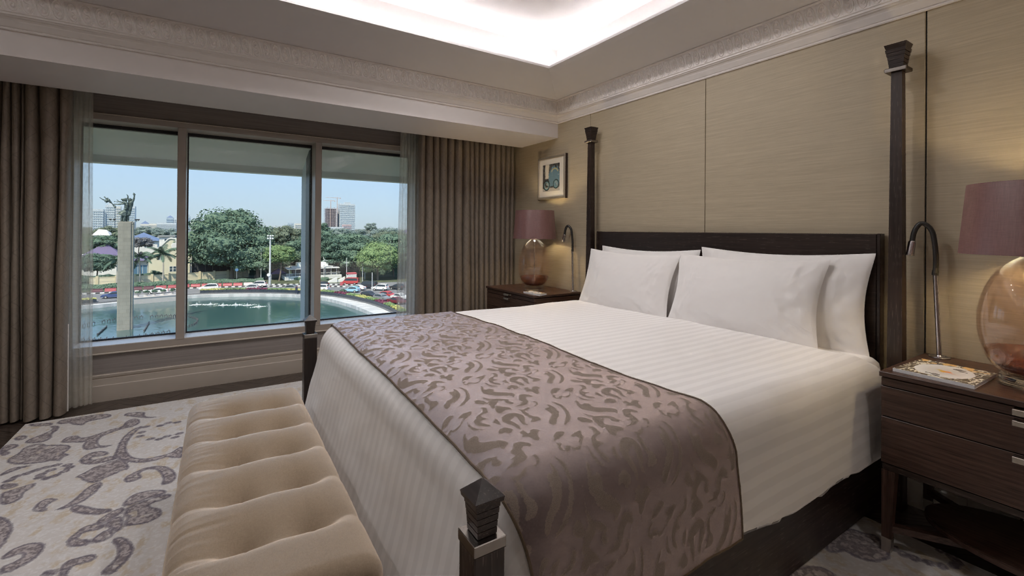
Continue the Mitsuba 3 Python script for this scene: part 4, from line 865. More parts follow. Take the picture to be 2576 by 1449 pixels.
palm(-13.3, 162.5, 8.4, 5.2, 17, 'large drooping palm in front of the cream house', 103)
palm(-7.0, 168.0, 8.4, 5.0, 15, 'drooping palm beside the first window mullion', 104)

# ------------------------------------------------------------------ column with bronze group
def f_stone(p, n, uv):
    z = (p.z-WZ)/.62; j = smoothstep(.05, .02, dr.abs(z-dr.floor(z)-.5)); xx = p.x/.85+.5*dr.floor(z+.5); jx = smoothstep(.03, .012, dr.abs(xx-dr.floor(xx)-.5))
    c = mix((.20, .20, .175), (.33, .33, .29), dr.clip(.3*cell_rand(dr.floor(z+.5), dr.floor(xx+.5))+.8*fbm(p.x*1.6, p.z*.16, p.y, 3)-.1, 0, 1))
    return c*(1-.22*dr.maximum(j, jx))
STONE = M('column_stone', prin(proc(f_stone), .85))
k = thing('monument_column', 'tall grey stone column rising from the pond', 'column')
cx, cy, ct = -12.94, 98.2, 2.12
add('shaft', cat([box(cx-.99, cx+.76, cy-.62, cy+.5, WZ-.25, ct, .09)]), STONE, k)
add('side_slab', box(cx+.765, cx+1.0, cy-.45, cy+.62, WZ-.25, ct-.35, .03), STONE, k)
add('side_slab_top', box(cx+.765, cx+1.0, cy-.5, cy+.62, ct-.34, ct, .05), STONE, k)
add('cap', box(cx-.75, cx+.80, cy-.5, cy+.45, ct, ct+.14, .03), STONE, k)
BRONZE = M('green_bronze', prin((.10, .135, .125), .45, metallic=.45, specular=.4))
import manifold3d as m3
def body(bones, extra=(), step=.10, rough=.16):
    """One continuous body: hulls of spheres along the bones, joined and smoothed."""
    def sph(c, r): return m3.Manifold.sphere(r, 14).translate([float(q) for q in c])
    parts = [m3.Manifold.batch_hull([sph(a, ra), sph(b, rb)]) for a, ra, b, rb in bones]+list(extra)
    m = m3.Manifold.batch_boolean(parts, m3.OpType.Add).refine_to_length(step); mm = m.to_mesh()
    t = trimesh.Trimesh(mm.vert_properties[:, :3], mm.tri_verts, process=True)
    t = trimesh.smoothing.filter_taubin(t, iterations=6)
    if rough: t.vertices += t.vertex_normals*((meshkit.fbm(t.vertices*[4, 4, 2.2], 3, 2)-.5)*rough)[:, None]
    return t
def S(px, py, dy=0.0): return np.array([cx-.08+(px-1130)*.00338, cy+dy, ct+.13+(1240-py)*.00452])   # statue drawing units to metres on the column top
def hullm(pts, r):
    return m3.Manifold.batch_hull([m3.Manifold.sphere(r, 10).translate([float(q) for q in p]) for p in pts])
st = thing('bronze_statue', 'bronze statue of two waving figures on top of the column', 'statue')
man = body([(S(1205, 1225), .16, S(1215, 1060), .20), (S(1150, 1225, .3), .16, S(1160, 1060, .25), .20), (S(1215, 1060), .21, S(1265, 800), .27), (S(1160, 1060, .25), .20, S(1250, 800, .1), .27),
            (S(1262, 800), .30, S(1300, 680), .30), (S(1300, 680), .30, S(1320, 560), .36), (S(1320, 560), .34, S(1372, 500), .18), (S(1320, 545), .2, S(1305, 480), .14), (S(1305, 470), .20, S(1290, 425), .22),
            (S(1385, 520), .18, S(1432, 390), .13), (S(1432, 390), .13, S(1448, 270), .09), (S(1448, 270), .09, S(1440, 215), .10), (S(1440, 215), .06, S(1408, 178), .025), (S(1440, 215), .05, S(1450, 185), .025), (S(1450, 225), .05, S(1488, 240), .025), (S(1430, 225), .05, S(1395, 222), .022),
            (S(1260, 500, -.1), .15, S(1205, 400, -.15), .12), (S(1205, 400, -.15), .11, S(1218, 325, -.2), .09), (S(1218, 325, -.2), .09, S(1180, 270, -.2), .06), (S(1180, 270, -.2), .05, S(1148, 240, -.2), .025),
            (S(1205, 1230), .14, S(1250, 1235, -.3), .09)],
           [hullm([S(1290, 700), S(1200, 720, -.1), S(1330, 800), S(1170, 1010, -.3), S(1275, 1000, -.2), S(1270, 1005, .35), S(1180, 1010, .4)], .09)])
add('figure', man, BRONZE, st, smooth=50, label='man with a raised hand')
woman = body([(S(985, 1225, -.2), .14, S(985, 1120, -.2), .15), (S(985, 1120, -.2), .15, S(1050, 1000, -.2), .2), (S(1090, 1230, -.35), .15, S(1105, 1080, -.35), .17), (S(1105, 1080, -.35), .18, S(1140, 900, -.3), .26),
              (S(1160, 760, -.3), .24, S(1170, 640, -.3), .30), (S(1170, 640, -.3), .30, S(1150, 570, -.3), .25), (S(1150, 560, -.3), .15, S(1140, 490, -.3), .13), (S(1140, 470, -.3), .2, S(1120, 430, -.3), .22), (S(1110, 430, -.3), .2, S(1010, 440, -.3), .14), (S(1080, 470, -.3), .14, S(1030, 480, -.25), .09), (S(1010, 440, -.3), .1, S(975, 435, -.3), .06),
              (S(1110, 590, -.5), .16, S(1000, 600, -.6), .11), (S(1000, 600, -.6), .11, S(880, 620, -.6), .09), (S(880, 620, -.6), .08, S(720, 625, -.6), .07), (S(720, 625, -.6), .09, S(690, 640, -.6), .08),
              (S(1100, 550, -.2), .14, S(1000, 540, -.1), .10), (S(1000, 540, -.1), .10, S(880, 520, 0), .08), (S(880, 520, 0), .07, S(790, 540, 0), .05), (S(880, 520, 0), .05, S(790, 455, 0), .025), (S(820, 525, 0), .06, S(705, 518, 0), .03)],
             [hullm([S(1150, 760, -.3), S(1200, 760, -.2), S(1130, 800, -.5)], .12)+hullm([S(1160, 760, -.3), S(850, 935, -.2), S(870, 960, -.5), S(980, 1010, -.6), S(1000, 1000, .2), S(1150, 1040, -.5), S(1190, 1020, .1), S(1180, 780, -.2)], .06)])
add('figure', woman, BRONZE, st, smooth=50, label='woman with windblown hair and skirt')
g = np.random.default_rng(3)
bq = [(S(760, 725, -.7), .13, S(640, 600, -.7), .08), (S(640, 600, -.7), .08, S(520, 490, -.7), .22), (S(520, 490, -.7), .2, S(440, 500, -.7), .14), (S(440, 520, -.7), .1, S(300, 465, -.7), .05), (S(300, 465, -.7), .05, S(200, 400, -.7), .02), (S(480, 450, -.7), .12, S(410, 410, -.7), .06), (S(410, 410, -.7), .05, S(345, 375, -.7), .03), (S(345, 375, -.7), .03, S(385, 365, -.7), .03)]
bq += [(S(500, 490, -.7), .08, S(500+a, 490+b, -.7+c), .05) for a, b, c in zip(g.uniform(-110, 90, 14), g.uniform(-90, 90, 14), g.uniform(-.25, .25, 14))]
add('bouquet', body(bq, step=.06), BRONZE, st, smooth=60, label='bouquet held out to the left')
for i, (a, b) in enumerate(((515, 755), (1480, 1660))):
    k = thing('floodlight_pair', 'pair of floodlights on a bracket at the '+('left' if i == 0 else 'right')+' side of the column top', 'floodlight')
    add('bracket', tube([S(900 if i == 0 else 1330, 1236), S((a+b)/2, 1228)], .035, 6), BRONZE, k)
    for j, q in enumerate((a+45, b-45)):
        add('lamp_head', hull([S(q+u*sx, v, dd) for u, v in ((58, 1150), (26, 1195)) for sx in (-1, 1) for dd in (-.18, .18)]), RUBBER, k)
        add('arm', tube([S(q, 1195), S((a+b)/2+(q-(a+b)/2)*.5, 1228)], .03, 5), RUBBER, k)
# ------------------------------------------------------------------ fountain fittings in the water
PIPE = M('dark_pipe', prin((.07, .075, .08), .5))
k = thing('fountain_ring', 'ring of dark nozzles and pipes standing in the water round the column', 'fountain')
C0, RR_ = np.array([-6.6, 55.2])*1.8, np.array([4.9, 5.4])*1.8
for i in range(72):
    a = 2*PI*i/72+.02; p = C0+RR_*[math.cos(a), math.sin(a)]; t = np.array([-math.sin(a), math.cos(a)])
    if i % 9 == 8: continue
    m = cat([tube([(*(p-t*.28), WZ+.30), (*(p+t*.28), WZ+.30)], .045, 5), tube([(*(p-t*.22), WZ-.1), (*(p-t*.22), WZ+.38)], .04, 5), tube([(*(p+t*.20), WZ-.1), (*(p+t*.20), WZ+.34)], .055, 5), tube([(*(p), WZ+.3), (*(p+[.08, .02]), WZ+.55)], .05, 5)])
    add('nozzle', m, PIPE, k)
for i, (a, b) in enumerate((((-8.8, 52.8), (-8.8, 56.6)), ((-5.6, 52.6), (-5.7, 57.0)))):
    kk = thing('fountain_pipe', 'straight dark pipe lying in the water '+('left' if i == 0 else 'right')+' of the column foot', 'pipe')
    a, b = np.array(a)*1.8, np.array(b)*1.8
    add('pipe', tube([(*a, WZ+.15), (*b, WZ+.15)], .11, 7), PIPE, kk)
    for q in (a, (a+b)/2, b): add('support', tube([(*q, WZ-.3), (*q, WZ+.3)], .09, 6), PIPE, kk)
FOAM = M('white_foam', prin((.85, .90, .92), .7))
for i, (x, y) in enumerate(((-2.2, 67.7), (-.8, 67.2), (.5, 65.8), (1.8, 65.4), (3.0, 64.3), (4.1, 62.4))):
    x, y = x*1.8, y*1.8; g = np.random.default_rng(40+i)
    pts = np.c_[g.normal(0, .85, 70), g.normal(0, .35, 70)]; L = [ico((g.uniform(.06, .16), g.uniform(.06, .14), .035), (x+a, y+b, WZ+.02), 0) for a, b in pts]
    L += [tube(spline([(x, y, WZ), (x+.12*s, y, WZ+.28), (x+.30*s, y, WZ+.1)], 6), .025, 5) for s in (-1, 1)]+[tube([(x, y, WZ), (x+.05, y, WZ+.6)], [.06, .02], 5)]
    kk = thing('fountain_jet', f'{ORD[i]} white fountain jet from the left in the row across the pond', 'fountain jet', 'fountain jets on the pond'); add('spray', cat(L), FOAM, kk, kind='stuff')

# ------------------------------------------------------------------ planters round the pond
TILE = M('dark_tiles', prin((.035, .045, .060), .4))
def band(s0, s1, off0, off1, n=60):
    L = LineString(RIM_EDGE); pts = np.array([L.interpolate(L.length*q).coords[0] for q in np.linspace(s0, s1, n)])
    t = np.gradient(pts, axis=0); t /= np.linalg.norm(t, axis=1, keepdims=True); nn = np.stack([-t[:, 1], t[:, 0]], -1)
    return pts+nn*off0, pts+nn*off1
LR = LineString(RIM_EDGE)
s_of = lambda x, y: LR.project(Point(x*1.8, y*1.8))/LR.length
sa, sb, sc = s_of(-2.1, 74.8), s_of(15.8, 49.3), s_of(15.0, 42)
def planter(s0, s1, label, seed, w=1.9):
    k = thing('planter', label, 'planter'); a, b = band(s0, s1, .15, w, 50)
    P = Polygon(np.vstack([a, b[::-1]])).buffer(0); top = GZ+.55
    n = max(3, int(np.linalg.norm(np.diff(a, axis=0), axis=1).sum()/.95)); add('soil', extrude(P.buffer(-.06), .3, GZ+.15), EARTH, k)
    # tiles of the wall on the pond side, one by one
    A2, B2 = band(s0, s1, .12, .20, n+1)
    for i in range(n):
        q = [A2[i], A2[i+1], B2[i+1], B2[i]]; c = np.mean(q, 0); q = [c+(p-c)*.965 for p in q]
        add('tile', extrude(Polygon(q), 1.05, WZ+.62), TILE, k)
    A3, B3 = band(s0, s1, w-.05, w+.05, 40); add('wall', extrude(Polygon(np.vstack([A3, B3[::-1]])).buffer(0), .9, GZ-.3), TILE, k)
    g = np.random.default_rng(seed); cols = ['yellow', 'green', 'purple', 'green']; L = np.linalg.norm(np.diff(a, axis=0), axis=1).sum(); m = max(1, int(L/4.2))
    for i in range(m):
        n2 = 420; u = g.uniform(i/m, (i+1)/m, n2)*(len(a)-1); v = g.uniform(.1, .95, n2); i0 = np.minimum(u.astype(int), len(a)-2); f = (u-i0)[:, None]
        p = (a[i0]*(1-f)+a[i0+1]*f)*(1-v[:, None])+(b[i0]*(1-f)+b[i0+1]*f)*v[:, None]
        P3 = np.c_[p, GZ+.5+g.uniform(.0, .38, n2)]
        add(cols[i % 4]+'_planting', cards(P3, g.normal(size=(n2, 3))*.7+[0, -.5, 1], .26, g), LEAFP[cols[i % 4]], k, kind='stuff')
LEAFP = {'yellow': M('leaf_yellow', two({'type': 'diffuse', 'reflectance': proc(leafy(.30, .33, .10, .62, .62, .28))})), 'green': LEAF[1], 'purple': M('leaf_purple', two({'type': 'diffuse', 'reflectance': proc(leafy(.10, .035, .06, .26, .09, .15))}))}
mid = s_of(9.9, 68.4)
planter(sa, mid, 'dark tiled planter with yellow and purple plants along the far rim of the pond', 51)
planter(mid+.002, sc, 'curved dark tiled planter with yellow and purple plants at the right rim of the pond', 52)
planter(s_of(-15.0, 70.9), s_of(-12.0, 71.5), 'short dark tiled planter left of the column on the pond rim', 53)
k = thing('stone_ledge', 'pale stone ledge on the pond rim carrying five bowls', 'ledge')
ld = Polygon([(-16.6, 133.8), (-8.0, 135.0), (-8.0, 131.0), (-15.6, 129.4)])
add('ledge', extrude(ld, 1.35, WZ-.1), PAVE, k); add('coping', extrude(ld.buffer(.12), .18, WZ+1.25), PAVE, k)
for i, (x, y) in enumerate(((-8.4, 72.9), (-7.6, 73.1), (-6.8, 73.2), (-5.9, 73.4), (-5.0, 73.6))):
    x, y = x*1.8, y*1.8; z = WZ+1.43; kk = thing('bowl_planter', f'{ORD[i]} from the left of the stone bowls with a clipped plant on the pond ledge', 'planter', 'bowls on the pond ledge')
    add('bowl', lathe([(0, z), (.18, z), (.2, z+.3), (.14, z+.34), (.3, z+.45), (.5, z+.78), (.46, z+.8), (0, z+.76)], 18, (x, y, 0)), PAVE, kk, smooth=30)
    add('plant', crown((x, y, z+.95), .62, .36, 260, 300+i, .11), LEAF[0], kk, kind='stuff')

# ------------------------------------------------------------------ street edge: kerbs, barriers, hedge, wall
WHITE, DARK = M('white_road_paint', prin((.72, .73, .72), .7)), M('black_road_paint', prin((.045, .048, .05), .7))
def kerb(P, label, step=.8):
    k = thing('kerb', label, 'kerb'); L = LineString(np.array(P)*1.8); n = int(L.length/step); a, b = [], []
    for i in range(n):
        p, q = np.array(L.interpolate(i*step).coords[0]), np.array(L.interpolate((i+1)*step).coords[0]); t = (q-p)/np.linalg.norm(q-p); nn = np.array([-t[1], t[0]])*.15
        (a if i % 2 else b).append(hull([(*(r+s*nn), z) for r in (p, q) for s in (-1, 1) for z in (GZ-.05, GZ+.24)]))
    add('white_blocks', cat(a), WHITE, k, kind='stuff'); add('black_blocks', cat(b), DARK, k, kind='stuff')
kerb([(-19, 81.5), (-13.6, 80.8), (-3.8, 81.6), (5.4, 79.6)], 'black and white striped kerb below the red barriers')
kerb([(5.9, 81.4), (11.0, 79.0), (14.5, 77.2), (21.0, 71.5)], 'black and white striped kerb in front of the white pavilion')
kerb([(5.8, 78.8), (10.7, 76.6), (16.5, 72.4)], 'second black and white kerb strip nearer the pond')
RED, MAROON, PALE = M('red_plastic', prin((.42, .10, .12), .5)), M('maroon_plastic', prin((.13, .055, .075), .5)), M('pale_plastic', prin((.70, .62, .60), .5))
BP = LineString(np.array([(-14.6, 82.8), (-9.7, 83.2), (-3.7, 83.6), (-.2, 82.8), (3.4, 82.0), (6.0, 81.7)])*1.8); nb = 15
words = {'red': (RED, 'bright red plastic road barrier in the row along the hedge'), 'maroon': (MAROON, 'dark maroon road barrier in the row along the hedge'), 'pale': (PALE, 'white plastic road barrier near the right end of the row')}
for i, c in enumerate('maroon red maroon maroon maroon red red red red red red red red pale red'.split()):
    p, q = (np.array(BP.interpolate(BP.length*(i+f)/nb).coords[0]) for f in (.06, .93)); t = (q-p)/np.linalg.norm(q-p); nn = np.array([-t[1], t[0]])
    prof = [(-.30, 0), (.30, 0), (.26, .25), (.13, .55), (.11, .80), (-.11, .80), (-.13, .5), (-.26, .25)]
    m = extrude(prof, float(np.linalg.norm(q-p))); m = axes(m, (*nn, 0), (0, 0, 1), (*t, 0), (*p, GZ))
    add('road_barrier', m, words[c][0], None, words[c][1]+(f', {ORD[i]} from the left' if c != 'pale' else ''), 'barrier', {'red': 'red road barriers', 'maroon': 'maroon road barriers', 'pale': 'white road barriers'}[c])
def hedge(P, h, w, n, label, seed):
    g = np.random.default_rng(seed); L = LineString(np.array(P)*1.8); u = g.uniform(0, L.length, n); q = np.array([L.interpolate(a).coords[0] for a in u])
    a = g.uniform(0, PI, n); pos = np.c_[q[:, 0]+g.uniform(-.2, .2, n), q[:, 1]-np.cos(a)*w, GZ+h*.35+np.sin(a)*h*.62+.12*np.sin(u*1.3)]; N = np.c_[g.normal(size=n)*.3, -np.cos(a), np.sin(a)+.3]
    core = extrude(L.buffer(w*.8, cap_style=2), h*.8, GZ-.1)
    add('hedge', cat([core, cards(pos, N, .28, g)]), LEAF[0] if h < 1.7 else LEAF[2], None, label, 'hedge')
hedge([(-16, 85.4), (-10.6, 85.8), (-3.7, 86.2), (.6, 85.4), (6.1, 84.2)], 1.5, .9, 3600, 'long clipped green hedge behind the row of road barriers', 61)
hedge([(17.5, 97), (22, 94), (27, 91), (34, 88)], 5.2, 2.2, 5200, 'dark thicket under the trees of the right pane', 63)
hedge([(-18, 93.6), (-12, 94.0), (-9.3, 94.4)], 2.6, 1.3, 2600, 'dark shrubbery behind the garden wall left of the cream house', 64)
hedge([(5.0, 100), (12, 99), (18, 98)], 4.2, 1.8, 3400, 'dark undergrowth between the huge tree and the pavilion', 65)
hedge([(10.6, 87.0), (13.2, 85.6), (16.0, 83.6)], .9, .8, 900, 'low clipped hedge below the white pavilion', 62)
CREAM, CREAMD = M('cream_wall', prin((.66, .62, .47), .8)), M('cream_pier', prin((.56, .51, .36), .8))
WL = LineString(np.array([(-16, 90.2), (-10.9, 90.6), (-7.5, 91.2), (-4.2, 92.4), (-1.7, 93.2), (.6, 94.0), (4.6, 95.6)])*1.8)
k = thing('garden_wall', 'long cream garden wall with piers behind the hedge', 'wall')
add('wall', extrude(WL.buffer(.12, cap_style=2), 2.5, GZ-.05), CREAM, k); add('coping', extrude(WL.buffer(.2, cap_style=2), .14, GZ+2.4), CREAMD, k); add('band', extrude(WL.buffer(.15, cap_style=2), .1, GZ+1.25), M('grey_band', prin((.42, .40, .36), .8)), k)
for i in range(10):
    p = WL.interpolate(WL.length*(i+.4)/10).coords[0]; add('pier', box(p[0]-.3, p[0]+.3, p[1]-.3, p[1]+.3, GZ-.05, GZ+2.8, .03), CREAMD, k)
fl = LineString(np.array([(-4.0, 93.6), (.6, 95.4), (4.4, 97.0)])*1.8)
k = thing('dark_fence', 'tall dark mesh fence behind the garden wall under the huge tree', 'fence')
FEN = M('dark_mesh', prin((.035, .045, .06), .8))
add('mesh', extrude(fl.buffer(.05, cap_style=2), 5.2, GZ), FEN, k)
for i in range(9):
    p = fl.interpolate(fl.length*i/8).coords[0]; add('fence_post', box(p[0]-.09, p[0]+.09, p[1]-.15, p[1]+.05, GZ, GZ+5.5, .01), PIPE, k)

# ------------------------------------------------------------------ cars
PAINTS = {n: M('car_'+n, prin(c, .3, specular=.5, clearcoat=.8)) for n, c in dict(white=(.72, .73, .73), blue=(.045, .075, .20), sky=(.28, .52, .66), black=(.03, .033, .04), grey=(.22, .24, .26), red=(.42, .05, .05), maroon=(.16, .03, .04), silver=(.45, .47, .48)).items()}
CARGLASS, TYRE = M('car_glass', prin((.03, .04, .05), .12, specular=.6)), M('tyre', prin((.025, .025, .025), .8))
LAMPR = M('tail_lamp', prin((.55, .04, .03), .3))
SHAPES_ = {'mpv': (4.3, 1.72, 1.72, [(-2.15, .35), (-2.12, .80), (-1.75, .98), (-1.15, 1.08), (-.45, 1.66), (.3, 1.72), (1.75, 1.66), (2.05, 1.10), (2.15, .75), (2.12, .35)], [(-1.05, 1.10), (-.42, 1.58), (.3, 1.64), (1.62, 1.58), (1.85, 1.10)]),
           'sedan': (4.4, 1.74, 1.46, [(-2.2, .33), (-2.18, .68), (-1.9, .82), (-1.05, .93), (-.35, 1.40), (.25, 1.46), (.85, 1.38), (1.5, 1.0), (2.1, .94), (2.2, .62), (2.17, .33)], [(-.90, .96), (-.30, 1.33), (.25, 1.38), (.78, 1.31), (1.30, 1.0)]),
           'hatch': (3.9, 1.70, 1.52, [(-1.95, .33), (-1.92, .70), (-1.6, .86), (-.95, .97), (-.25, 1.46), (.4, 1.52), (1.45, 1.42), (1.85, 1.0), (1.95, .65), (1.92, .33)], [(-.82, 1.0), (-.2, 1.38), (.4, 1.43), (1.35, 1.34), (1.6, 1.0)]),
           'van': (4.6, 1.8, 2.0, [(-2.3, .35), (-2.28, .85), (-1.9, 1.1), (-1.3, 1.92), (-.9, 2.0), (2.2, 1.98), (2.3, 1.4), (2.3, .35)], [(-1.72, 1.18), (-1.22, 1.82), (-.9, 1.88), (2.05, 1.86), (2.12, 1.2)])}
def car_parts(kind):
    L, W, H, P, G = SHAPES_[kind]; out = []
    P = chaikin(P, 1); b = extrude(P, W); b.apply_translation((0, 0, -W/2)); v = b.vertices; s = np.clip((v[:, 1]-.9)/(H-.9), 0, 1); v[:, 2] *= 1-.16*s; b = axes(b, (1, 0, 0), (0, 0, 1), (0, -1, 0))
    out.append(('body', b, None))
    for sd in (-1, 1):
        g = extrude(Polygon(G).buffer(-.015), .02); g.apply_translation((0, 0, -.01)); v = g.vertices; s = np.clip((v[:, 1]-.9)/(H-.9), 0, 1); v[:, 2] += sd*(W/2*(1-.16*s)+.006); out.append(('side_window', axes(g, (1, 0, 0), (0, 0, 1), (0, -1, 0)), CARGLASS))
    (a, b_), (c, d_) = G[0], G[1]; out.append(('windscreen', hull([(x-.10+dx, y, z+.02) for x, z in ((a, b_), (c, d_)) for y in (-W*.40, W*.40) for dx in (0, .02)]), CARGLASS))
    (a, b_), (c, d_) = G[-1], G[-2]; out.append(('rear_window', hull([(x+.13+dx, y, z) for x, z in ((a, b_), (c, d_)) for y in (-W*.38, W*.38) for dx in (0, .06)]), CARGLASS))
    for x in (-L*.30, L*.29):
        for y in (-1, 1):
            w = lathe([(0, -.1), (.2, -.1), (.31, -.09), (.33, -.05), (.33, .05), (.31, .09), (.2, .1), (0, .1)], 18); w = axes(w, (1, 0, 0), (0, 0, 1), (0, 1, 0), (x, y*(W/2-.09), .33)); out.append(('wheel', w, TYRE))
            h = lathe([(0, -.01), (.19, -.01), (.20, 0), (.06, .012), (0, .012)], 12); h = axes(h, (1, 0, 0), (0, 0, 1), (0, y, 0), (x, y*(W/2+.008), .33)); out.append(('wheel__hub', h, PAINTS['silver']))
    for y in (-1, 1): out.append(('tail_lamp', box(P[:, 0].max()-.12, P[:, 0].max()+.015, y*W*.42-.1, y*W*.42+.1, H*.52, H*.66, .01), LAMPR))
    return [(n, ply(m, mt if mt else 'material_car_white', 35), mt) for n, m, mt in out]
CARS = {q: car_parts(q) for q in SHAPES_}
def car(kind, col, x, y, head, label, taillight=False):
    """head: heading in degrees; 0 drives towards -x."""
    k = thing('car', label, 'car'); t = move(x*1.8, y*1.8, GZ, math.radians(head)); last = None
    for n, m, mt in CARS[kind]:
        if '__' in n: add('hub', m, mt, last, tw=t)
        else: last = add(n, m, mt or PAINTS[col], k, tw=t)
for c in [('sedan', 'blue', -11.0, 75.0, 3, 'dark blue sedan passing left of the stone column'), ('sedan', 'white', -6.9, 77.0, 0, 'white sedan behind the five bowls'), ('mpv', 'white', -1.1, 77.8, -6, 'white minivan in front of the red barriers in the middle pane'),
          ('hatch', 'silver', 3.9, 75.4, -14, 'silver hatchback in front of a white car in the middle pane'), ('mpv', 'white', 5.0, 78.6, -14, 'white minivan half hidden behind the silver hatchback'), ('hatch', 'grey', 8.5, 72.2, -24, 'dark grey hatchback at the right of the middle pane'),
          ('mpv', 'white', 12.4, 69.8, -34, 'white minivan at the left edge of the right pane'), ('hatch', 'black', 13.2, 74.4, -30, 'black hatchback behind the white minivan at the left of the right pane'), ('hatch', 'sky', 15.8, 66.0, -38, 'light blue taxi in the right pane'),
          ('sedan', 'white', 17.0, 67.9, -38, 'white sedan behind the light blue taxi'), ('van', 'red', 17.9, 75.4, -32, 'red and white van in front of the striped kiosk'), ('van', 'black', 19.0, 69.3, -42, 'black van behind a white minivan in the right pane'),
          ('mpv', 'white', 19.9, 66.2, -44, 'white minivan beside the small round shrub'), ('hatch', 'black', 22.3, 66.0, -48, 'black car cut off by the right sheer curtain'), ('hatch', 'black', 16.5, 59.8, 118, 'black hatchback nearest the curved planter'),
          ('hatch', 'grey', 17.25, 56.7, 118, 'dark grey hatchback behind the maroon car by the curved planter'), ('hatch', 'red', 18.6, 58.6, 120, 'red car in the queue beside the curved planter'), ('sedan', 'maroon', 18.0, 53.2, 118, 'maroon sedan at the right end of the curved planter'), ('sedan', 'white', 19.4, 56.2, 120, 'white sedan behind the maroon car')]:
    car(*c)
# ------------------------------------------------------------------ people on foot
SKIN, SHIRT, TROUS = M('skin', prin((.35, .22, .16), .6)), M('pale_shirt', prin((.55, .6, .66), .8)), M('navy_cloth', prin((.035, .045, .08), .8))
def walker(x, y, label, dark):
    p = np.array([x*1.8, y*1.8, GZ]); q = lambda a, b, z: p+np.array([a, b, z]); k = thing('person', label, 'person')
    m = body([(q(-.12, 0, .06), .06, q(-.10, 0, .48), .075), (q(-.10, 0, .48), .08, q(-.06, 0, .9), .11), (q(.16, 0, .06), .06, q(.12, 0, .48), .075), (q(.12, 0, .48), .08, q(.06, 0, .9), .11), (q(0, 0, .92), .15, q(0, 0, 1.36), .18),
              (q(-.2, 0, 1.38), .07, q(-.26, .05, 1.08), .055), (q(-.26, .05, 1.08), .055, q(-.22, -.12, .85), .045), (q(.2, 0, 1.38), .07, q(.26, -.02, 1.1), .055), (q(.26, -.02, 1.1), .055, q(.28, .1, .86), .045), (q(0, 0, 1.4), .07, q(0, 0, 1.52), .06), (q(0, -.01, 1.60), .09, q(0, 0, 1.68), .095)], step=.09, rough=0)
    add('body', m, TROUS if dark else SHIRT, k, smooth=50)
walker(10.9, 78.3, 'person in pale clothes crossing the striped kerb near the pavilion', False)
walker(9.0, 68.3, 'person in dark clothes standing by the planter at the right of the middle pane', True)

# ------------------------------------------------------------------ posts, lamps and signs
POLE = M('grey_pole', prin((.55, .58, .60), .5)); SIGNW = M('sign_white', prin((.75, .77, .78), .5)); SIGNB = M('sign_blue', prin((.10, .22, .42), .5))
def pole(x, y, h, r): return tube([(x, y, GZ-.1), (x, y, GZ+h)], [r, r*.7], 10)
k = thing('floodlight_mast', 'tall pale floodlight mast on the pavement in the middle pane', 'mast'); add('pole', pole(12.25, 145.3, 14.0, .28), POLE, k); add('crossbar', tube([(11.5, 145.3, GZ+13.4), (13.0, 145.3, GZ+13.4)], .07, 6), POLE, k)
for dx in (-.6, .0, .6):
    for dz in (13.1, 13.9): add('lamp_head', box(12.25+dx-.22, 12.25+dx+.22, 144.9, 145.25, GZ+dz-.15, GZ+dz+.22, .03), SIGNW, k)
k = thing('flag_pole', 'thin white pole left of the floodlight mast', 'pole'); add('pole', pole(10.95, 158.4, 9.6, .09), SIGNW, k); add('ball', ico((.14, .14, .14), (10.95, 158.4, GZ+9.65), 2), SIGNW, k)
for x, y, h, label in ((33.7, 147.6, 7.1, 'street lamp with two arms beside the red topped kiosk'), (37.2, 142.2, 6.2, 'plain street pole right of the red topped kiosk'), (39.35, 147.6, 6.0, 'street lamp with a square white sign'), (32.9, 116.5, 5.0, 'thin white pole among the cars')):
    k = thing('street_lamp', label, 'street lamp'); add('pole', pole(x, y, h, .12), POLE, k)
    if 'lamp' in label:
        zz = GZ+h-(1.6 if 'arms' in label else .1); add('arm', tube([(x-.6, y, zz+.25), (x-.35, y, zz), (x+.35, y, zz), (x+.6, y, zz+.25)], .06, 6), SIGNW, k)
        if 'sign' in label: add('sign_board', box(x-.4, x+.4, y-.2, y-.12, GZ+h-2.4, GZ+h-1.4, .02), SIGNW, k)
for x, y, h, m, label in ((11.9, 145.0, 2.9, SIGNW, 'round white traffic sign left of the floodlight mast'), (4.6, 158.0, 3.6, SIGNB, 'round blue traffic sign in front of the cream wall')):
    k = thing('traffic_sign', label, 'sign'); add('pole', pole(x, y, h, .06), POLE, k); d = lathe([(0, -.03), (.42, -.03), (.45, 0), (.42, .03), (0, .03)], 24); add('disc', axes(d, (1, 0, 0), (0, 0, 1), (0, -1, 0), (x, y-.1, GZ+h)), m, k)
k = thing('wind_turbine', 'small white wind turbine beside the pavilion roof', 'wind turbine'); add('pole', pole(28.4, 154.8, 6.0, .10), SIGNW, k)
for a in (1.9, 4.0, 6.1): add('blade', hull([(28.4+math.cos(a)*r-math.sin(a)*w, 154.6+d, GZ+6.1+math.sin(a)*r+math.cos(a)*w) for r, w in ((.1, .12), (.1, -.12), (1.25, .03), (1.25, -.03)) for d in (0, .05)]), SIGNW, k)
for dx in (-.18, .18): add('tank', lathe([(0, 0), (.14, 0), (.14, .8), (0, .85)], 12, (28.4+dx, 154.6, GZ+3.7)), SIGNW, k)
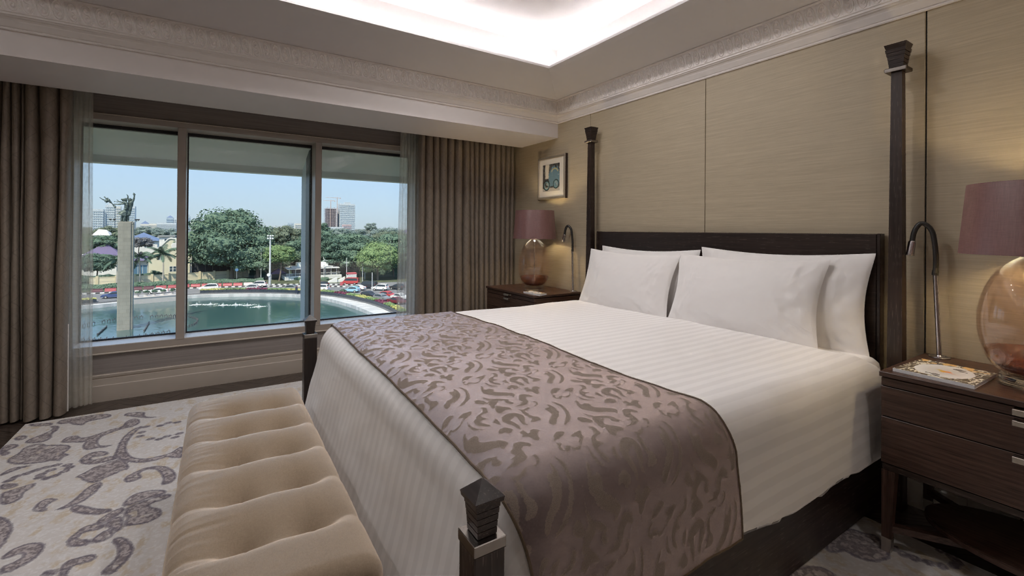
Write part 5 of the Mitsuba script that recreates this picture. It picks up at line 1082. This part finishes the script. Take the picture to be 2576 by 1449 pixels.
# ------------------------------------------------------------------ pavilion, kiosk, tent
PAVW, PAVG = M('pavilion_white', prin((.66, .69, .68), .6)), M('pavilion_glass', prin((.06, .08, .10), .15))
k = thing('pavilion', 'low white pavilion with a stepped flat roof behind the striped kerb', 'pavilion')
add('roof_slab', box(17.8, 33.2, 155.0, 164.0, GZ+3.3, GZ+3.62, .04), PAVW, k); add('roof_slab', box(19.2, 31.4, 156.0, 163.0, GZ+3.75, GZ+4.0, .04), PAVW, k); add('roof_block', box(21.0, 30.2, 157.5, 162.0, GZ+4.0, GZ+5.2, .05), PAVG if False else CONC, k)
add('glass_wall', box(19.8, 30.8, 157.4, 161.5, GZ+1.3, GZ+3.3), PAVG, k); add('plinth', box(17.2, 34.0, 155.4, 164.5, GZ-.1, GZ+1.1, .05), PAVW, k)
for i in range(9): add('column', box(18.4+i*1.75, 18.56+i*1.75, 155.7, 155.86, GZ+1.1, GZ+3.3, .01), PAVW, k)
add('handrail', box(17.6, 33.6, 155.5, 155.58, GZ+1.95, GZ+2.05), PAVW, k)
for i in range(40): add('baluster', box(17.7+i*.4, 17.76+i*.4, 155.5, 155.56, GZ+1.1, GZ+1.96), PAVW, k)
k = thing('ramp_wall', 'pair of slanting white ramp walls left of the kiosk', 'ramp')
for x in (27.4, 29.6): add('wall', hull([(x, 143.6, GZ), (x+2.6, 143.0, GZ), (x, 143.9, GZ), (x+2.6, 143.3, GZ), (x+.2, 143.6, GZ+.5), (x+2.6, 143.0, GZ+1.7), (x+.2, 143.9, GZ+.5), (x+2.6, 143.3, GZ+1.7)]), PAVW, k)
k = thing('kiosk', 'small kiosk with white slats and a red top in the right pane', 'kiosk')
add('body', box(32.95, 35.3, 142.2, 144.2, GZ-.05, GZ+2.0, .03), CONC, k)
for i in range(5): add('slat', box(32.85, 35.4, 141.95, 142.18, GZ+.35+i*.42, GZ+.62+i*.42, .02), SIGNW, k)
add('top', box(32.8, 35.45, 141.9, 144.3, GZ+2.3, GZ+2.75, .04), RED, k)
k = thing('tent', 'dark blue pitched tent left of the pavilion', 'tent'); add('canopy', hull([(13.6, 158, GZ+1.9), (18.2, 158, GZ+1.9), (13.6, 162, GZ+1.9), (18.2, 162, GZ+1.9), (15.9, 160, GZ+3.5)]), M('navy_canvas', prin((.03, .045, .12), .7)), k)
for a, b in ((13.7, 158.1), (18.1, 158.1), (13.7, 161.9), (18.1, 161.9)): add('leg', tube([(a, b, GZ), (a, b, GZ+1.95)], .05, 6), POLE, k)
for x, y, label in ((29.4, 135.0, 'red traffic box left of the red and white van'), (30.3, 136.2, 'larger red traffic box beside the red and white van')):
    add('traffic_box', frustum((x, y), .7, .6, GZ, .45, .35, GZ+1.0), RED, None, label, 'barrier')
# ------------------------------------------------------------------ houses
ROOFB, ROOFP, ROOFG = M('blue_roof', prin((.13, .19, .33), .6)), M('purple_roof', prin((.15, .13, .24), .6)), M('grey_roof', prin((.25, .27, .28), .7))
HOUSE, HOUSEW, WING, FRAMEW = M('cream_render', prin((.64, .63, .50), .8)), M('white_render', prin((.68, .70, .69), .8)), M('house_glass', prin((.05, .08, .11), .2)), M('window_white', prin((.7, .72, .72), .6))
def window(parent, x, y, z, w, h, nx=1, nz=1):
    f = add('window', box(x-w/2, x+w/2, y-.06, y+.05, z-h/2, z+h/2), FRAMEW, parent)
    for i in range(nx):
        for j in range(nz):
            a, b = w/nx, h/nz; add('pane', box(x-w/2+i*a+.1*a+.02, x-w/2+(i+1)*a-.1*a-.02, y-.09, y-.055, z-h/2+j*b+.08*b, z-h/2+(j+1)*b-.08*b), WING, f)
def hip_roof(x0, x1, y0, y1, z0, z1, o=.6):
    d = min(x1-x0, y1-y0)/2+o
    return hull([(x0-o, y0-o, z0), (x1+o, y0-o, z0), (x0-o, y1+o, z0), (x1+o, y1+o, z0), (x0-o+d, (y0+y1)/2, z1), (x1+o-d, (y0+y1)/2, z1)])
k = thing('house', 'cream house with a curved gable behind the large palm', 'house')
t = np.linspace(0, 1, 21); gx = -18.3+10.9*t; gz = -7.2+5.0*np.sin(PI*np.clip(t, 0, 1))**1.0*(.55+.45*np.exp(-((t-.52)/.2)**2))
gable = extrude(np.vstack([np.c_[gx, gz], [(-7.4, GZ), (-18.3, GZ)]]), 14.0); add('wall', axes(gable, (1, 0, 0), (0, 0, 1), (0, 1, 0), (0, 180.0, 0)), HOUSE, k)
cop = np.vstack([np.c_[gx, gz+.05], np.c_[gx, gz+.5][::-1]]); add('gable_coping', axes(extrude(cop, .6), (1, 0, 0), (0, 0, 1), (0, 1, 0), (0, 179.7, 0)), FRAMEW, k)
window(k, -10.8, 180.0, -11.8, 4.6, 1.7, 5, 2); window(k, -15.4, 180.0, -8.2, 1.2, 1.4, 2, 1); window(k, -10.2, 180.0, -7.6, 1.8, 1.4, 2, 1)
add('round_window', axes(lathe([(0, -.05), (1.0, -.05), (1.1, 0), (1.0, .05), (0, .05)], 28), (1, 0, 0), (0, 0, 1), (0, -1, 0), (-11.6, 179.95, -4.4)), FRAMEW, k)
k = thing('house', 'low white house with a purple roof and a blue glass front right of the column', 'house')
add('wall', box(-23.6, -18.5, 182.0, 192.0, GZ, -8.8), HOUSEW, k); add('roof', hip_roof(-23.6, -18.4, 181.0, 192, -9.0, -6.6, .5), ROOFP, k); add('glass_front', box(-23.4, -18.7, 181.8, 182.0, -13.2, -10.5), M('blue_glass', prin((.10, .20, .32), .2)), k)
for i in range(5): add('glazing_bar', box(-23.4+i*1.15, -23.3+i*1.15, 181.7, 181.82, -13.2, -10.5), FRAMEW, k)
k = thing('house', 'house with a large blue hip roof behind the column', 'house'); add('wall', box(-31, -21, 234, 246, GZ, -4.0), HOUSEW, k); add('roof', hip_roof(-31, -21, 234, 246, -4.1, -.7, .9), ROOFB, k); window(k, -24, 233.95, -6.2, 2.4, 1.2, 3, 1)
k = thing('house', 'small white flat roofed block above the cream house', 'house'); add('wall', box(-17.6, -13.4, 201.6, 208, GZ, -2.0), HOUSEW, k); add('roof', box(-18.0, -13.0, 201.0, 208.6, -2.0, -1.5, .05), ROOFG, k); window(k, -15.4, 201.55, -3.0, 1.6, .8, 2, 1)
k = thing('house', 'house with a purple pitched roof left of the column', 'house'); add('wall', box(-36, -27.4, 195, 206, GZ, -7.8), HOUSEW, k); add('roof', hip_roof(-36, -27.4, 195, 206, -7.9, -3.9, .7), ROOFP, k); window(k, -30.5, 194.95, -9.6, 2.4, 1.4, 3, 1)
k = thing('house', 'white house with an open terrace among the trees at the far left', 'house'); add('wall', box(-42, -37.6, 243, 250, GZ, -1.9), HOUSEW, k); add('roof', hull([(-42.6, 242.4, -2.0), (-37, 242.4, -2.0), (-42.6, 250.6, -1.4), (-37, 250.6, -1.4), (-41, 246, .5), (-38.6, 246, .2)]), FRAMEW, k); window(k, -39.8, 242.95, -3.4, 1.8, 1.0, 2, 1)
k = thing('house', 'low blue-white house at the left edge of the left pane', 'house'); add('wall', box(-44, -35, 205, 214, GZ, -8.6), HOUSEW, k); add('roof', box(-44.6, -34.2, 204.2, 214.6, -8.6, -8.2, .05), FRAMEW, k); window(k, -37.5, 204.95, -10.4, 3.0, 1.3, 3, 1)
k = thing('house', 'house with a violet hip roof at the right of the right pane', 'house'); add('wall', box(86, 98, 238, 250, GZ, -1.0), HOUSEW, k); add('roof', hip_roof(86, 98, 238, 250, -1.1, 3.2, .8), ROOFP, k)

# ------------------------------------------------------------------ skyline
def tower(x0, x1, d, z1, col, glass, label, bays, cap=None, bands=0):
    k = thing('office_building' if z1 < 25 else 'tower', label, 'building')
    add('wall', box(x0, x1, d, d+(x1-x0)*.8, GZ, z1), col, k)
    w = (x1-x0)/bays
    for i in range(bays): add('window_strip', box(x0+(i+.22)*w, x0+(i+.78)*w, d-.5, d+.1, max(GZ, -4), z1-2.0), glass, k)
    for j in range(bands): add('floor_band', box(x0-.3, x1+.3, d-.9, d-.4, -2+(z1)*(j+.5)/bands, -2+(z1)*(j+.5)/bands+.9), col, k)
    if cap == 'pyramid': add('roof', hull([(x0, d, z1), (x1, d, z1), (x0, d+(x1-x0)*.8, z1), (x1, d+(x1-x0)*.8, z1), ((x0+x1)/2, d+(x1-x0)*.4, z1+(x1-x0)*.42)]), ROOFB, k)
    elif cap: add('roof_block', box(x0+.3*(x1-x0), x1-.3*(x1-x0), d+1, d+6, z1, z1+3), col, k)
    return k
HAZEW, HAZEG, PALEC, SKYG = M('tower_hazed_white', prin((.50, .56, .61), .8)), M('tower_hazed_grey', prin((.36, .45, .53), .6)), M('tower_cream', prin((.56, .56, .53), .8)), M('tower_blue_glass', prin((.32, .43, .54), .4))  # white and grey have the bluish haze of distance mixed into the colour
tower(-157, -145, 900, 28, HAZEW, HAZEG, 'pale tower half covered by the left sheer curtain', 5, bands=8)
tower(-143.5, -133, 905, 35, HAZEW, HAZEG, 'tall pale tower left of the bronze statue', 5, 'block', 10)
tower(-131, -125, 900, 33, PALEC, HAZEG, 'slim cream tower just left of the statue', 3, bands=9)
tower(-123, -109, 905, 34, HAZEW, SKYG, 'pale tower with blue glass directly behind the statue', 6, 'block', 10)
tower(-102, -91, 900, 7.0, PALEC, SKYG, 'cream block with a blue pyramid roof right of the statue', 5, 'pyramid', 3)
tower(-90, -81, 890, 7.5, PALEC, HAZEG, 'small cream block beside the pyramid roof', 4, None, 4)
tower(-80, -56, 880, 9.0, HAZEW, HAZEG, 'long white block with ribbon windows in the left pane', 8, None, 5)
tower(-72, -63, 930, 18, HAZEG, SKYG, 'grey block with a pointed dark roof in the left pane', 4, 'pyramid', 5)
tower(-62, -55, 930, 17.5, HAZEW, HAZEG, 'white block against the first mullion', 3, None, 6)
tower(-44, -39, 900, 20, HAZEG, SKYG, 'narrow grey tower just right of the first mullion', 3, 'block', 6)
tower(-38.5, -33, 890, 11, PALEC, HAZEG, 'cream low block right of the first mullion', 3, None, 4)
tower(-32, -25, 900, 21, HAZEW, SKYG, 'white tower beside the huge tree', 3, 'block', 6)
tower(104, 113, 900, 12, HAZEG, HAZEG, 'reddish grey block at the right of the middle pane', 4, None, 4)
tower(114, 125, 890, 11, PALEC, HAZEG, 'cream block against the dark fin', 4, None, 4)
tower(77, 100, 920, 6.5, HAZEW, HAZEG, 'long low white block over the trees of the middle pane', 9, None, 2)
tower(192, 220, 900, 50, HAZEW, HAZEG, 'tall white apartment tower in the right pane', 9, 'block', 14)
tower(190, 204, 860, 10, M('tower_rose', prin((.42, .32, .34), .8)), HAZEG, 'rose coloured low block below the two tall towers', 5, None, 3)
tower(163, 188, 850, 5.5, HAZEW, HAZEG, 'low white block below the tower under construction', 8, None, 2)
UC, UCD = M('raw_concrete', prin((.33, .30, .33), .8)), M('raw_dark', prin((.16, .17, .22), .8))
k = thing('unfinished_tower', 'unfinished concrete tower with open floors in the right pane', 'building')
add('core', box(169, 186, 903, 916, GZ, 40), UCD, k)
for i in range(15): add('floor_slab', box(167, 188, 900, 919, -1+i*2.85, -1+i*2.85+.9), UC, k)
for i in range(8): add('column', box(167.3+i*2.85, 168.1+i*2.85, 900.2, 901.2, GZ, 41.5+(1.5 if i % 2 else 0)), UC, k)
CRANE = M('crane_steel', prin((.50, .40, .38), .6))
for x, zt, j0, j1, label in ((175.6, 54.6, 162.5, 183.4, 'tower crane with a low jib over the left side of the unfinished tower'), (187.0, 60.4, 166, 193.4, 'taller tower crane at the right side of the unfinished tower')):
    k = thing('tower_crane', label, 'crane'); add('mast', box(x-.45, x+.45, 898.6, 899.5, GZ, zt), CRANE, k); add('jib', hull([(a, 898.8+b, zt-.2+c) for a in (j0, j1) for b in (0, .4) for c in ((0, .5) if a == j0 else (-.2, .7))]), CRANE, k); add('counterweight', box(j1-1.6, j1, 898.4, 899.8, zt-1.2, zt+.4), CRANE, k); add('apex', hull([(x-.4, 898.6, zt), (x+.4, 899.4, zt), (x-.4, 899.4, zt), (x+.4, 898.6, zt), (x, 899, zt+3)]), CRANE, k)
